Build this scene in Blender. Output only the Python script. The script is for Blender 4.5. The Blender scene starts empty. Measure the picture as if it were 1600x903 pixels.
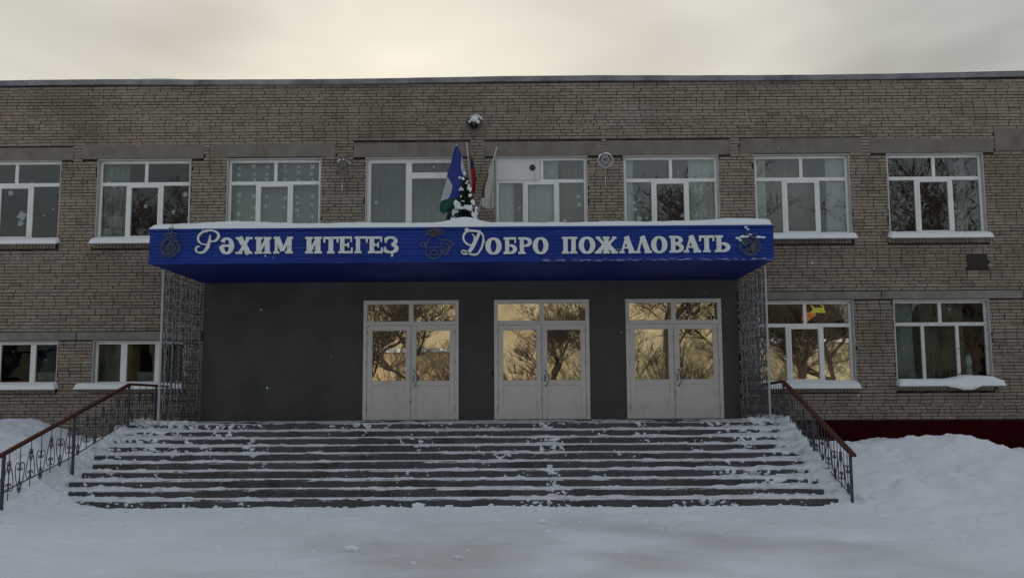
import bpy, bmesh, math, random
import numpy as np
from mathutils import Vector, Matrix
random.seed(7)
rng = np.random.default_rng(7)
scn = bpy.context.scene
COL = scn.collection
R = math.radians

# ------------------------------------------------------------------ camera
cam_d = bpy.data.cameras.new('camera')
cam = bpy.data.objects.new('camera', cam_d)
COL.objects.link(cam)
scn.camera = cam
cam_d.sensor_width = 36.0
cam_d.lens = 1487.2 / 1600 * 36.0
cam_d.clip_start = 0.1
cam_d.clip_end = 2000
YAW, PITCH, ROLL = 0.00906, 0.11246, -0.00539
CAMP = Vector((0.0, -21.231, 1.7745))
fw = Vector((-math.sin(YAW) * math.cos(PITCH), math.cos(YAW) * math.cos(PITCH), math.sin(PITCH)))
rt = Vector((math.cos(YAW), math.sin(YAW), 0))
up = rt.cross(fw)
r2 = rt * math.cos(ROLL) + up * math.sin(ROLL)
u2 = -rt * math.sin(ROLL) + up * math.cos(ROLL)
M = Matrix((r2, u2, -fw)).transposed().to_4x4()
M.translation = CAMP
cam.matrix_world = M

# ------------------------------------------------------------------ sky, sun, exposure
SKY_P, SKY_K = 0.21, 4.5
SUN_EL, SUN_AZ = R(15.0), R(-7.0)          # low sun hidden behind the school roof
world = bpy.data.worlds.new('World')
scn.world = world
world.use_nodes = True
nt = world.node_tree
nt.nodes.clear()
N = nt.nodes.new
out = N('ShaderNodeOutputWorld')
bg = N('ShaderNodeBackground')
sky = N('ShaderNodeTexSky')
sky.sky_type = 'NISHITA'
sky.sun_disc = False
sky.sun_elevation = SUN_EL
sky.sun_rotation = SUN_AZ
sky.air_density = 1.0
sky.dust_density = 3.0
sky.ozone_density = 1.0
bw = N('ShaderNodeRGBToBW')
tint = N('ShaderNodeMix'); tint.data_type = 'RGBA'; tint.blend_type = 'MULTIPLY'; tint.inputs[0].default_value = 1.0
tint.inputs[7].default_value = (0.99, 1.0, 0.91, 1)
mix = N('ShaderNodeMix'); mix.data_type = 'RGBA'; mix.inputs[0].default_value = 0.68
# a thin overcast spreads the light: brightness compressed towards an even cloud deck, hue kept
pw = N('ShaderNodeMath'); pw.operation = 'POWER'; pw.inputs[1].default_value = SKY_P
sc1 = N('ShaderNodeMath'); sc1.operation = 'MULTIPLY'; sc1.inputs[1].default_value = SKY_K
dv = N('ShaderNodeMath'); dv.operation = 'DIVIDE'
hue = N('ShaderNodeMix'); hue.data_type = 'RGBA'; hue.blend_type = 'MULTIPLY'; hue.inputs[0].default_value = 1.0
tc = N('ShaderNodeTexCoord')
mp = N('ShaderNodeMapping'); mp.inputs['Scale'].default_value = (1.0, 1.0, 3.2); mp.inputs['Location'].default_value = (2.74, 1.42, 4.2)
n1 = N('ShaderNodeTexNoise'); n1.inputs['Scale'].default_value = 2.6; n1.inputs['Detail'].default_value = 3; n1.inputs['Roughness'].default_value = 0.42
n1.inputs['Distortion'].default_value = 0.4
mr = N('ShaderNodeMapRange'); mr.inputs['From Min'].default_value = 0.3; mr.inputs['From Max'].default_value = 0.7
mr.inputs['To Min'].default_value = 0.62; mr.inputs['To Max'].default_value = 1.25
mul = N('ShaderNodeMix'); mul.data_type = 'RGBA'; mul.blend_type = 'MULTIPLY'; mul.inputs[0].default_value = 1.0
L = nt.links.new
L(sky.outputs[0], bw.inputs[0]); L(bw.outputs[0], pw.inputs[0]); L(pw.outputs[0], sc1.inputs[0])
L(sc1.outputs[0], dv.inputs[0]); L(bw.outputs[0], dv.inputs[1]); L(sky.outputs[0], hue.inputs[6]); L(dv.outputs[0], hue.inputs[7])
L(sc1.outputs[0], tint.inputs[6])
L(hue.outputs[2], mix.inputs[6]); L(tint.outputs[2], mix.inputs[7])
L(tc.outputs['Generated'], mp.inputs[0]); L(mp.outputs[0], n1.inputs['Vector']); L(n1.outputs[0], mr.inputs[0])
L(mix.outputs[2], mul.inputs[6]); L(mr.outputs[0], mul.inputs[7])
L(mul.outputs[2], bg.inputs[0]); L(bg.outputs[0], out.inputs[0])
bg.inputs['Strength'].default_value = 0.085

sd = bpy.data.lights.new('sun', 'SUN')
sd.energy = 4.5
sd.angle = R(0.5)
sd.color = (1.0, 0.90, 0.74)
sun = bpy.data.objects.new('sun', sd)
COL.objects.link(sun)
S = Vector((math.sin(SUN_AZ) * math.cos(SUN_EL), math.cos(SUN_AZ) * math.cos(SUN_EL), math.sin(SUN_EL)))
sun.rotation_euler = S.to_track_quat('Z', 'Y').to_euler()
sun.location = (0, 30, 30)
scn.view_settings.view_transform = 'Standard'
scn.view_settings.look = 'None'
scn.view_settings.exposure = 0.0
scn.view_settings.gamma = 1.0
scn.view_settings.use_curve_mapping = False
scn.cycles.max_bounces = 8
scn.cycles.transparent_max_bounces = 16
scn.cycles.use_denoising = True


# ------------------------------------------------------------------ materials
def mat(name, c1, c2=None, scale=4.0, rough=0.8, bump=0.0, bscale=40.0, metal=0.0, detail=4, spec=0.3, attr=None, stretch=(1, 1, 1), lo=0.35, hi=0.65):
    m = bpy.data.materials.new(name)
    m.use_nodes = True
    t = m.node_tree
    b = t.nodes['Principled BSDF']
    b.inputs['Roughness'].default_value = rough
    b.inputs['Metallic'].default_value = metal
    b.inputs['Specular IOR Level'].default_value = spec
    c1 = (*c1, 1); c2 = (*(c2 or c1[:3]), 1)
    co = t.nodes.new('ShaderNodeTexCoord')
    ma = t.nodes.new('ShaderNodeMapping'); ma.inputs['Scale'].default_value = stretch
    t.links.new(co.outputs['Object'], ma.inputs[0])
    n = t.nodes.new('ShaderNodeTexNoise'); n.inputs['Scale'].default_value = scale; n.inputs['Detail'].default_value = detail
    t.links.new(ma.outputs[0], n.inputs['Vector'])
    r = t.nodes.new('ShaderNodeMapRange'); r.inputs['From Min'].default_value = lo; r.inputs['From Max'].default_value = hi
    t.links.new(n.outputs[0], r.inputs[0])
    x = t.nodes.new('ShaderNodeMix'); x.data_type = 'RGBA'
    x.inputs[6].default_value = c1; x.inputs[7].default_value = c2
    t.links.new(r.outputs[0], x.inputs[0])
    t.links.new(x.outputs[2], b.inputs['Base Color'])
    m['mixnode'] = x.name
    if bump:
        n2 = t.nodes.new('ShaderNodeTexNoise'); n2.inputs['Scale'].default_value = bscale; n2.inputs['Detail'].default_value = 5
        t.links.new(co.outputs['Object'], n2.inputs['Vector'])
        bp = t.nodes.new('ShaderNodeBump'); bp.inputs['Strength'].default_value = 0.6; bp.inputs['Distance'].default_value = bump
        t.links.new(n2.outputs[0], bp.inputs['Height']); t.links.new(bp.outputs[0], b.inputs['Normal'])
    return m


def overlay(m, color, scale, lo, hi, detail=6, stretch=(1, 1, 1), coords='geo', amount=1.0):
    """adds a second blotchy layer (stains, chips, dusting) over the base colour"""
    t = m.node_tree
    b = t.nodes['Principled BSDF']
    src = b.inputs['Base Color'].links[0].from_socket
    if coords == 'geo':
        g = t.nodes.new('ShaderNodeNewGeometry').outputs['Position']
    else:
        g = t.nodes.new('ShaderNodeTexCoord').outputs['Object']
    ma = t.nodes.new('ShaderNodeMapping'); ma.inputs['Scale'].default_value = stretch
    t.links.new(g, ma.inputs[0])
    n = t.nodes.new('ShaderNodeTexNoise'); n.inputs['Scale'].default_value = scale; n.inputs['Detail'].default_value = detail
    n.inputs['Roughness'].default_value = 0.65
    t.links.new(ma.outputs[0], n.inputs['Vector'])
    r = t.nodes.new('ShaderNodeMapRange'); r.inputs['From Min'].default_value = lo; r.inputs['From Max'].default_value = hi
    r.inputs['To Max'].default_value = amount
    t.links.new(n.outputs[0], r.inputs[0])
    x = t.nodes.new('ShaderNodeMix'); x.data_type = 'RGBA'; x.inputs[7].default_value = (*color, 1)
    t.links.new(src, x.inputs[6]); t.links.new(r.outputs[0], x.inputs[0]); t.links.new(x.outputs[2], b.inputs['Base Color'])
    return m


def brick_mat(name, base, k=1.0):
    m = bpy.data.materials.new(name); m.use_nodes = True
    t = m.node_tree; b = t.nodes['Principled BSDF']; b.inputs['Roughness'].default_value = 0.9; b.inputs['Specular IOR Level'].default_value = 0.2
    at = t.nodes.new('ShaderNodeAttribute'); at.attribute_name = 'tint'
    cr = t.nodes.new('ShaderNodeValToRGB')
    e = cr.color_ramp.elements
    e[0].position = 0.0; e[0].color = (base[0] * .70, base[1] * .69, base[2] * .67, 1)
    e[1].position = 1.0; e[1].color = (base[0] * 1.16, base[1] * 1.16, base[2] * 1.15, 1)
    for p, c in ((.12, (.90, .89, .88)), (.5, (1, .99, .98)), (.75, (1.06, 1.03, .99)), (.92, (1.04, .96, .92))):
        q = e.new(p); q.color = (base[0] * c[0], base[1] * c[1], base[2] * c[2], 1)
    t.links.new(at.outputs['Fac'], cr.inputs[0])
    g = t.nodes.new('ShaderNodeNewGeometry')
    n = t.nodes.new('ShaderNodeTexNoise'); n.inputs['Scale'].default_value = 30; n.inputs['Detail'].default_value = 6; n.inputs['Roughness'].default_value = .7
    t.links.new(g.outputs['Position'], n.inputs['Vector'])
    r = t.nodes.new('ShaderNodeMapRange'); r.inputs['From Min'].default_value = .3; r.inputs['From Max'].default_value = .7; r.inputs['To Min'].default_value = .74; r.inputs['To Max'].default_value = 1.2
    t.links.new(n.outputs[0], r.inputs[0])
    x = t.nodes.new('ShaderNodeMix'); x.data_type = 'RGBA'; x.blend_type = 'MULTIPLY'; x.inputs[0].default_value = 1
    t.links.new(cr.outputs[0], x.inputs[6]); t.links.new(r.outputs[0], x.inputs[7]); t.links.new(x.outputs[2], b.inputs['Base Color'])
    bp = t.nodes.new('ShaderNodeBump'); bp.inputs['Strength'].default_value = .8; bp.inputs['Distance'].default_value = .006
    t.links.new(n.outputs[0], bp.inputs['Height']); t.links.new(bp.outputs[0], b.inputs['Normal'])
    overlay(m, (.12, .085, .058), .42, .46, .78, 6, (1, 1, 1.3), amount=.75)      # damp brown stains
    overlay(m, (.15, .14, .09), .8, .58, .78, 5, (1.3, 1, .7), amount=.7)       # mossy grime
    overlay(m, (.40, .375, .35), .7, .52, .76, 6, (.8, 1, 2.2), amount=.4)        # pale lime bloom
    return m


def glass_mat(name, refl, tint=(1, 1, 1), wave=.002):
    m = bpy.data.materials.new(name); m.use_nodes = True
    t = m.node_tree; t.nodes.clear()
    o = t.nodes.new('ShaderNodeOutputMaterial')
    tr = t.nodes.new('ShaderNodeBsdfTransparent'); tr.inputs[0].default_value = (.86, .9, .9, 1)
    gl = t.nodes.new('ShaderNodeBsdfGlossy'); gl.inputs['Roughness'].default_value = 0.0; gl.inputs[0].default_value = (*tint, 1)
    g = t.nodes.new('ShaderNodeNewGeometry')
    n = t.nodes.new('ShaderNodeTexNoise'); n.inputs['Scale'].default_value = 2.2; n.inputs['Detail'].default_value = 2
    t.links.new(g.outputs['Position'], n.inputs['Vector'])
    bp = t.nodes.new('ShaderNodeBump'); bp.inputs['Strength'].default_value = .5; bp.inputs['Distance'].default_value = wave
    t.links.new(n.outputs[0], bp.inputs['Height']); t.links.new(bp.outputs[0], gl.inputs['Normal'])
    fr = t.nodes.new('ShaderNodeFresnel'); fr.inputs['IOR'].default_value = 1.5
    ad = t.nodes.new('ShaderNodeMath'); ad.operation = 'ADD'; ad.inputs[1].default_value = refl - .04; ad.use_clamp = True
    t.links.new(fr.outputs[0], ad.inputs[0])
    mx = t.nodes.new('ShaderNodeMixShader')
    t.links.new(ad.outputs[0], mx.inputs[0]); t.links.new(tr.outputs[0], mx.inputs[1]); t.links.new(gl.outputs[0], mx.inputs[2])
    t.links.new(mx.outputs[0], o.inputs[0])
    return m


BRICK = brick_mat('silicate_brick', (.315, .27, .222))
MORTAR = mat('mortar', (.018, .015, .012), (.07, .06, .05), 3.5, .95, .004, 60)
CONC = overlay(mat('lintel_concrete', (.19, .168, .145), (.235, .21, .18), 3, .9, .003, 50), (.12, .085, .06), 1.1, .5, .7, amount=.6)
CONC2 = overlay(mat('band_concrete', (.21, .195, .18), (.27, .25, .23), 3, .9, .003, 50), (.13, .10, .07), 1.4, .5, .75, amount=.6)
PLASTER = overlay(mat('grey_plaster', (.10, .10, .10), (.118, .118, .118), 1.3, .85, .003, 80), (.055, .055, .057), .6, .45, .7, amount=.6)
REVEAL = mat('reveal_plaster', (.42, .41, .39), (.50, .49, .47), 6, .85, .002, 60)
PLINTH = overlay(mat('oxblood_plinth_paint', (.030, .0022, .002), (.038, .003, .003), 2, .95, .003, 40, spec=.05), (.16, .10, .09), 14, .70, .78, amount=.7)
overlay(PLASTER, (.17, .17, .165), 1.1, .62, .80, 7, (1, 1, .5), amount=.35)
PVC = overlay(mat('white_pvc', (.80, .80, .79), (.86, .86, .85), 5, .45, spec=.4), (.52, .49, .45), 2.5, .52, .75, amount=.4)
OLDW = overlay(mat('flaking_white_paint', (.62, .62, .60), (.70, .70, .68), 9, .7, .002, 60), (.22, .17, .13), 11, .58, .64, amount=.9)
DOORW = overlay(mat('door_white', (.86, .82, .77), (.90, .87, .82), 3, .5, spec=.35), (.46, .42, .37), 3.5, .55, .75, amount=.5)
PANELW = mat('white_sheet_panel', (.66, .67, .67), (.72, .72, .72), 2, .6)
GLASS = glass_mat('window_glass', .075)
GLASSD = glass_mat('door_mirror_glass', .27, (1.0, .98, .95), .0008)
METAL = mat('grey_metal', (.25, .25, .26), (.33, .33, .34), 8, .5, metal=.6)
COPING = overlay(mat('galvanised_coping', (.20, .20, .225), (.30, .30, .32), 2.2, .55, .002, 20, metal=.3), (.10, .10, .12), .9, .5, .7)
SNOW = overlay(mat('snow', (.85, .87, .90), (.88, .90, .92), 3, .9, .012, 22, spec=.15), (.76, .77, .79), 1.2, .5, .75, amount=.5)
SNOWT = mat('clean_snow', (.86, .88, .91), (.89, .91, .93), 6, .9, .006, 35, spec=.15)
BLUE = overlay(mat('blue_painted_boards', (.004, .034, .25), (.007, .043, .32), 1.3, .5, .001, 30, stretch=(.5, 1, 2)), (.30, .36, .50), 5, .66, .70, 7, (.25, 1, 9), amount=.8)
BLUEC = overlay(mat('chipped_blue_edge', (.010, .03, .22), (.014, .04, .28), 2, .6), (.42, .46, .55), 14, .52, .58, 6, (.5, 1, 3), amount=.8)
BLUED = mat('shade_darkened_blue', (.002, .014, .15), (.003, .018, .18), 1.0, .6)  # same blue as the boards, with the underside's shade put into the colour
LETTER = overlay(mat('white_letter_paint', (.74, .76, .76), (.82, .84, .84), 6, .6), (.38, .40, .42), 7, .55, .7, amount=.6)
WIRE = mat('grey_wire', (.16, .16, .15), (.26, .26, .24), 20, .6)
TINSEL = mat('tinsel_tube', (.20, .20, .17), (.07, .08, .06), 25, .7)
FROSTW = mat('frosted_wire', (.42, .42, .42), (.52, .52, .52), 30, .6)
IRON = mat('dark_iron', (.055, .058, .068), (.09, .095, .105), 12, .6, metal=.2)
IRONG = mat('grey_iron', (.05, .05, .055), (.20, .20, .205), 12, .6, metal=.2)
BULB = mat('milky_garland', (.40, .40, .40), (.50, .50, .49), 30, .5)
WOOD = overlay(mat('red_brown_handrail', (.062, .017, .011), (.095, .026, .016), 7, .6, .001, 30, stretch=(3, .4, 3)), (.035, .015, .012), 4, .5, .7)
STEP = overlay(mat('step_concrete', (.078, .078, .081), (.10, .10, .103), 3, .9, .004, 45), (.045, .047, .042), 1.6, .5, .7)
FBLUE = mat('flag_blue', (.028, .04, .22), (.036, .05, .26), 4, .8)
FWHITE = mat('flag_white', (.42, .42, .47), (.48, .48, .53), 4, .8)
FGREEN = mat('flag_green', (.015, .07, .045), (.02, .09, .06), 4, .8)
FRED = mat('flag_red', (.32, .012, .018), (.40, .02, .02), 4, .8)
FNAVY = mat('flag_navy', (.02, .02, .05), (.03, .03, .07), 4, .8)
FCREAM = mat('flag_cream', (.42, .42, .38), (.50, .50, .46), 4, .8)
FBROWN = mat('flag_brown', (.06, .035, .03), (.09, .05, .04), 4, .8)
POLEW = mat('white_pole', (.55, .55, .53), (.62, .62, .6), 4, .5)
HORN = mat('horn_metal', (.085, .07, .062), (.12, .10, .09), 6, .6, metal=.2)
HORNIN = mat('horn_inside', (.035, .028, .025), (.06, .045, .04), 6, .7)
BLACK = mat('black_plastic', (.02, .018, .016), (.035, .03, .025), 8, .5)
NEEDLE = mat('spruce_needles', (.012, .03, .018), (.03, .055, .03), 30, .9)
BARK = mat('bark', (.05, .038, .03), (.085, .065, .05), 12, .95, .01, 20)
BARKF = mat('far_dark_evergreen', (.025, .035, .022), (.05, .06, .04), 1, .95)
INW = mat('interior_wall', (.26, .25, .22), (.32, .30, .27), 1.2, .9)
INF = mat('interior_floor', (.12, .10, .08), (.16, .13, .10), 3, .7)
TULLE = mat('tulle', (.66, .68, .65), (.74, .76, .73), 9, .95, stretch=(4, 1, .4))
TULLEM = mat('cream_tulle', (.42, .43, .41), (.50, .51, .49), 9, .95, stretch=(4, 1, .4))
TULLEG = mat('grey_tulle', (.13, .145, .15), (.19, .205, .21), 9, .95, stretch=(4, 1, .4))
GREENC = mat('green_grey_curtain', (.26, .29, .27), (.42, .44, .41), 7, .9, stretch=(5, 1, .3))
BROWNC = mat('brown_curtain', (.17, .125, .10), (.27, .20, .155), 7, .9, stretch=(5, 1, .3))
PAPER = mat('white_paper', (.90, .91, .92), (.92, .93, .94), 4, .8)
PALEP = mat('pale_paper', (.78, .80, .82), (.84, .86, .88), 4, .8)
ORANGE = mat('orange_paper', (.75, .22, .06), (.85, .35, .10), 9, .7)
YELLOW = mat('yellow_paper', (.80, .66, .05), (.85, .75, .15), 9, .7)
PLANT = mat('house_plant_leaf', (.03, .06, .03), (.06, .10, .05), 20, .7)
OCHRE = mat('ochre_cupboard', (.22, .11, .045), (.28, .15, .06), 4, .6, stretch=(3, 3, .5))
CREAM = mat('cream_box', (.40, .42, .38), (.46, .47, .43), 4, .7)
NAVY = mat('navy_board', (.02, .03, .09), (.03, .04, .12), 4, .7)
REDP = mat('red_cloth', (.45, .05, .03), (.5, .08, .04), 4, .8)
YWALL = overlay(mat('yellow_plaster_far', (.52, .45, .29), (.60, .52, .34), .7, .9), (.30, .23, .15), .5, .45, .7, amount=.85)
YWALL2 = mat('buff_brick_far', (.52, .39, .24), (.60, .46, .29), 1.5, .9)
DARKWIN = mat('far_window_glass', (.05, .055, .06), (.09, .09, .09), 2, .15)


# ------------------------------------------------------------------ helpers
class MB:
    def __init__(s):
        s.v = []; s.f = []; s.m = []; s.t = []

    def add(s, vs, fs, m=0, tint=.5):
        o = len(s.v)
        s.v += [tuple(p) for p in vs]
        s.f += [tuple(i + o for i in f) for f in fs]
        s.m += [m] * len(fs); s.t += [tint] * len(fs)

    def box(s, a, b, m=0, tint=.5):
        x0, y0, z0 = a; x1, y1, z1 = b
        s.add([(x0, y0, z0), (x1, y0, z0), (x1, y1, z0), (x0, y1, z0), (x0, y0, z1), (x1, y0, z1), (x1, y1, z1), (x0, y1, z1)],
              [(0, 3, 2, 1), (4, 5, 6, 7), (0, 1, 5, 4), (1, 2, 6, 5), (2, 3, 7, 6), (3, 0, 4, 7)], m, tint)

    def bbox(s, a, b, c=.004, m=0):
        """box whose front (-Y) edges are chamfered"""
        x0, y0, z0 = a; x1, y1, z1 = b
        s.add([(x0, y0 + c, z0), (x1, y0 + c, z0), (x1, y1, z0), (x0, y1, z0), (x0, y0 + c, z1), (x1, y0 + c, z1), (x1, y1, z1), (x0, y1, z1),
               (x0 + c, y0, z0 + c), (x1 - c, y0, z0 + c), (x1 - c, y0, z1 - c), (x0 + c, y0, z1 - c)],
              [(0, 3, 2, 1), (4, 5, 6, 7), (1, 2, 6, 5), (2, 3, 7, 6), (3, 0, 4, 7), (8, 9, 10, 11), (0, 1, 9, 8), (1, 5, 10, 9), (5, 4, 11, 10), (4, 0, 8, 11)], m)

    def tube(s, pts, r, n=6, m=0, cap=True):
        P = [Vector(p) for p in pts]
        rs = r if isinstance(r, (list, tuple)) else [r] * len(P)
        o = len(s.v)
        prev = None
        for i, p in enumerate(P):
            d = (P[min(i + 1, len(P) - 1)] - P[max(i - 1, 0)])
            d = d.normalized() if d.length > 1e-9 else Vector((0, 0, 1))
            if prev is None:
                a = d.cross(Vector((0, 0, 1)) if abs(d.z) < .9 else Vector((1, 0, 0))).normalized()
            else:
                a = (prev - d * prev.dot(d)).normalized()
            prev = a
            b = d.cross(a)
            for k in range(n):
                t = 2 * math.pi * k / n
                s.v.append(tuple(p + (a * math.cos(t) + b * math.sin(t)) * rs[i]))
        for i in range(len(P) - 1):
            for k in range(n):
                k2 = (k + 1) % n
                s.f.append((o + i * n + k, o + i * n + k2, o + (i + 1) * n + k2, o + (i + 1) * n + k)); s.m.append(m); s.t.append(.5)
        if cap:
            s.f.append(tuple(o + k for k in range(n))[::-1]); s.m.append(m); s.t.append(.5)
            s.f.append(tuple(o + (len(P) - 1) * n + k for k in range(n))); s.m.append(m); s.t.append(.5)

    def lathe(s, prof, n=24, axis='z', o=(0, 0, 0), m=0):
        base = len(s.v)
        for (r, h) in prof:
            for k in range(n):
                t = 2 * math.pi * k / n
                if axis == 'z': p = (o[0] + r * math.cos(t), o[1] + r * math.sin(t), o[2] + h)
                else: p = (o[0] + r * math.cos(t), o[1] + h, o[2] + r * math.sin(t))
                s.v.append(p)
        for i in range(len(prof) - 1):
            for k in range(n):
                k2 = (k + 1) % n
                s.f.append((base + i * n + k, base + i * n + k2, base + (i + 1) * n + k2, base + (i + 1) * n + k)); s.m.append(m); s.t.append(.5)

    def ribbon(s, pts, ws, y0, y1, m=0):
        """flat stroke in the XZ plane with its own thickness (y0 front, y1 back)"""
        P = [Vector((p[0], p[1])) for p in pts]
        n = len(P)
        if not isinstance(ws, (list, tuple)): ws = [ws] * n
        if len(ws) != n:
            ws = [np.interp(i / (n - 1), np.linspace(0, 1, len(ws)), ws) for i in range(n)]
        o = len(s.v)
        for i, p in enumerate(P):
            d = (P[min(i + 1, n - 1)] - P[max(i - 1, 0)])
            if d.length < 1e-9: d = Vector((1, 0))
            d.normalize()
            q = Vector((-d.y, d.x)) * ws[i] / 2
            for a in (p + q, p - q):
                s.v.append((a.x, y0, a.y)); s.v.append((a.x, y1, a.y))
        for i in range(n - 1):
            a = o + i * 4; b = a + 4
            for f in ((a, b, b + 2, a + 2), (a + 1, a + 3, b + 3, b + 1), (a, a + 1, b + 1, b), (a + 2, b + 2, b + 3, a + 3)):
                s.f.append(f); s.m.append(m); s.t.append(.5)
        for a in (o, o + (n - 1) * 4):
            s.f.append((a, a + 2, a + 3, a + 1)); s.m.append(m); s.t.append(.5)

    def mesh(s, name, mats):
        me = bpy.data.meshes.new(name)
        me.from_pydata(s.v, [], s.f)
        if not isinstance(mats, (list, tuple)): mats = [mats]
        for q in mats: me.materials.append(q)
        me.polygons.foreach_set('material_index', s.m)
        return me

    def build(s, name, mats, parent=None, smooth=False, tint=False, loc=None):
        me = s.mesh(name, mats)
        if tint:
            a = me.attributes.new('tint', 'FLOAT', 'FACE')
            a.data.foreach_set('value', s.t)
        if smooth: me.polygons.foreach_set('use_smooth', [True] * len(me.polygons))
        me.update()
        o = bpy.data.objects.new(name, me)
        COL.objects.link(o)
        if parent: o.parent = parent
        if loc: o.location = loc
        return o


def spline(pts, k=6):
    P = [np.array(p, float) for p in pts]
    P = [2 * P[0] - P[1]] + P + [2 * P[-1] - P[-2]]
    o = []
    for i in range(1, len(P) - 2):
        a, b, c, d = P[i - 1:i + 3]
        for j in range(k):
            t = j / k
            o.append(tuple(.5 * (2 * b + (c - a) * t + (2 * a - 5 * b + 4 * c - d) * t * t + (3 * b - a - 3 * c + d) * t ** 3)))
    o.append(tuple(P[-2]))
    return o


def tag(o, label=None, cat=None, group=None, kind=None):
    if label: o['label'] = label
    if cat: o['category'] = cat
    if group: o['group'] = group
    if kind: o['kind'] = kind
    return o


def empty(name, loc=(0, 0, 0), label=None, cat=None, group=None):
    o = bpy.data.objects.new(name, None)
    COL.objects.link(o)
    o.location = loc
    o.empty_display_size = .2
    return tag(o, label, cat, group)


def copy_tree(o, parent=None):
    c = o.copy(); COL.objects.link(c); c.parent = parent
    for ch in list(o.children): copy_tree(ch, c)
    return c


def sm(t):
    t = np.clip(t, 0, 1); return t * t * (3 - 2 * t)


_tab = rng.random((256, 256))


def vnoise(x, y, seed=0):
    x = np.asarray(x, float) + seed * 17.3; y = np.asarray(y, float) + seed * 7.9
    xi = np.floor(x).astype(int); yi = np.floor(y).astype(int)
    fx = sm(x - xi); fy = sm(y - yi)
    g = lambda a, b: _tab[a % 256, b % 256]
    return (g(xi, yi) * (1 - fx) + g(xi + 1, yi) * fx) * (1 - fy) + (g(xi, yi + 1) * (1 - fx) + g(xi + 1, yi + 1) * fx) * fy


def fbm(x, y, seed=0, o=4):
    s = 0; a = .5; t = 0
    for i in range(o):
        s = s + a * vnoise(x * 2 ** i, y * 2 ** i, seed + i); t += a; a *= .55
    return s / t


def gridmesh(name, X, Y, Z, mats, parent=None, smooth=True):
    """X,Y,Z are 2-D arrays"""
    n, m = X.shape
    me = bpy.data.meshes.new(name)
    co = np.stack([X, Y, Z], -1).reshape(-1, 3)
    i = np.arange(n * m).reshape(n, m)
    q = np.stack([i[:-1, :-1], i[1:, :-1], i[1:, 1:], i[:-1, 1:]], -1).reshape(-1, 4)
    me.vertices.add(len(co)); me.vertices.foreach_set('co', co.ravel())
    me.loops.add(q.size); me.loops.foreach_set('vertex_index', q.ravel())
    me.polygons.add(len(q)); me.polygons.foreach_set('loop_start', np.arange(0, q.size, 4))
    if smooth: me.polygons.foreach_set('use_smooth', np.ones(len(q), bool))
    me.materials.append(mats)
    me.update(calc_edges=True); me.validate()
    o = bpy.data.objects.new(name, me); COL.objects.link(o)
    if parent: o.parent = parent
    return o


_b = bmesh.new(); bmesh.ops.create_icosphere(_b, subdivisions=2, radius=1)
ICO_V = np.array([v.co[:] for v in _b.verts]); ICO_F = [tuple(v.index for v in f.verts) for f in _b.faces]; _b.free()
_b = bmesh.new(); bmesh.ops.create_icosphere(_b, subdivisions=1, radius=1)
ICO1_V = np.array([v.co[:] for v in _b.verts]); ICO1_F = [tuple(v.index for v in f.verts) for f in _b.faces]; _b.free()


def lump(mb, c, r, rough=.3, m=0, low=False):
    V, F = (ICO1_V, ICO1_F) if low else (ICO_V, ICO_F)
    k = 1 + rough * (rng.random(len(V)) - .5)
    mb.add(np.array(c) + V * k[:, None] * np.array(r), F, m)


# ================================================================== THE SCHOOL
school = empty('school_building', (0, 0, 0), 'two storey grey-brown brick school with blue entrance canopy and three white double doors', 'building')
WIN_U = [(-12.67, -10.49), (-9.66, -7.51), (-6.69, -4.53), (-3.52, -1.46), (-.56, 1.54), (2.35, 4.52), (5.32, 7.49), (8.32, 10.52)]
ZU0, ZU1 = 5.36, 7.215
WIN_L = [(-12.60, -10.37, 2.10, 3.07), (-9.59, -7.50, 2.10, 3.07)]
WIN_R = [(5.30, 7.43, 2.03, 3.88), (8.31, 10.45, 2.06, 3.88)]
DOORS = [(-3.52, -1.385), (-.60, 1.53), (2.335, 4.475)]
DZ0, DZ1 = 1.262, 3.93
holes = []
for i, (a, b) in enumerate(WIN_U): holes.append((a, b, 4.62 if i == 3 else ZU0, ZU1))
for h in WIN_L + WIN_R: holes.append(h)
for a, b in DOORS: holes.append((a, b, DZ0, DZ1))
XW0, XW1 = -16.0, 15.0


def wall_plate(name, x0, x1, z0, z1, y0, y1, hs, m, parent):
    xs = sorted({x0, x1, *[v for h in hs for v in h[:2] if x0 < v < x1]})
    zs = sorted({z0, z1, *[v for h in hs for v in h[2:] if z0 < v < z1]})
    solid = {}
    for i in range(len(xs) - 1):
        for j in range(len(zs) - 1):
            cx, cz = (xs[i] + xs[i + 1]) / 2, (zs[j] + zs[j + 1]) / 2
            solid[i, j] = not any(h[0] < cx < h[1] and h[2] < cz < h[3] for h in hs)
    b = MB()
    for (i, j), s in solid.items():
        if not s: continue
        a, c, d, e = xs[i], xs[i + 1], zs[j], zs[j + 1]
        b.add([(a, y0, d), (c, y0, d), (c, y0, e), (a, y0, e)], [(0, 1, 2, 3)])
        b.add([(a, y1, d), (c, y1, d), (c, y1, e), (a, y1, e)], [(3, 2, 1, 0)])
        if not solid.get((i - 1, j)): b.add([(a, y0, d), (a, y1, d), (a, y1, e), (a, y0, e)], [(3, 2, 1, 0)])
        if not solid.get((i + 1, j)): b.add([(c, y0, d), (c, y1, d), (c, y1, e), (c, y0, e)], [(0, 1, 2, 3)])
        if not solid.get((i, j - 1)): b.add([(a, y0, d), (c, y0, d), (c, y1, d), (a, y1, d)], [(3, 2, 1, 0)])
        if not solid.get((i, j + 1)): b.add([(a, y0, e), (c, y0, e), (c, y1, e), (a, y1, e)], [(0, 1, 2, 3)])
    return b.build(name, m, parent)


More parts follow.
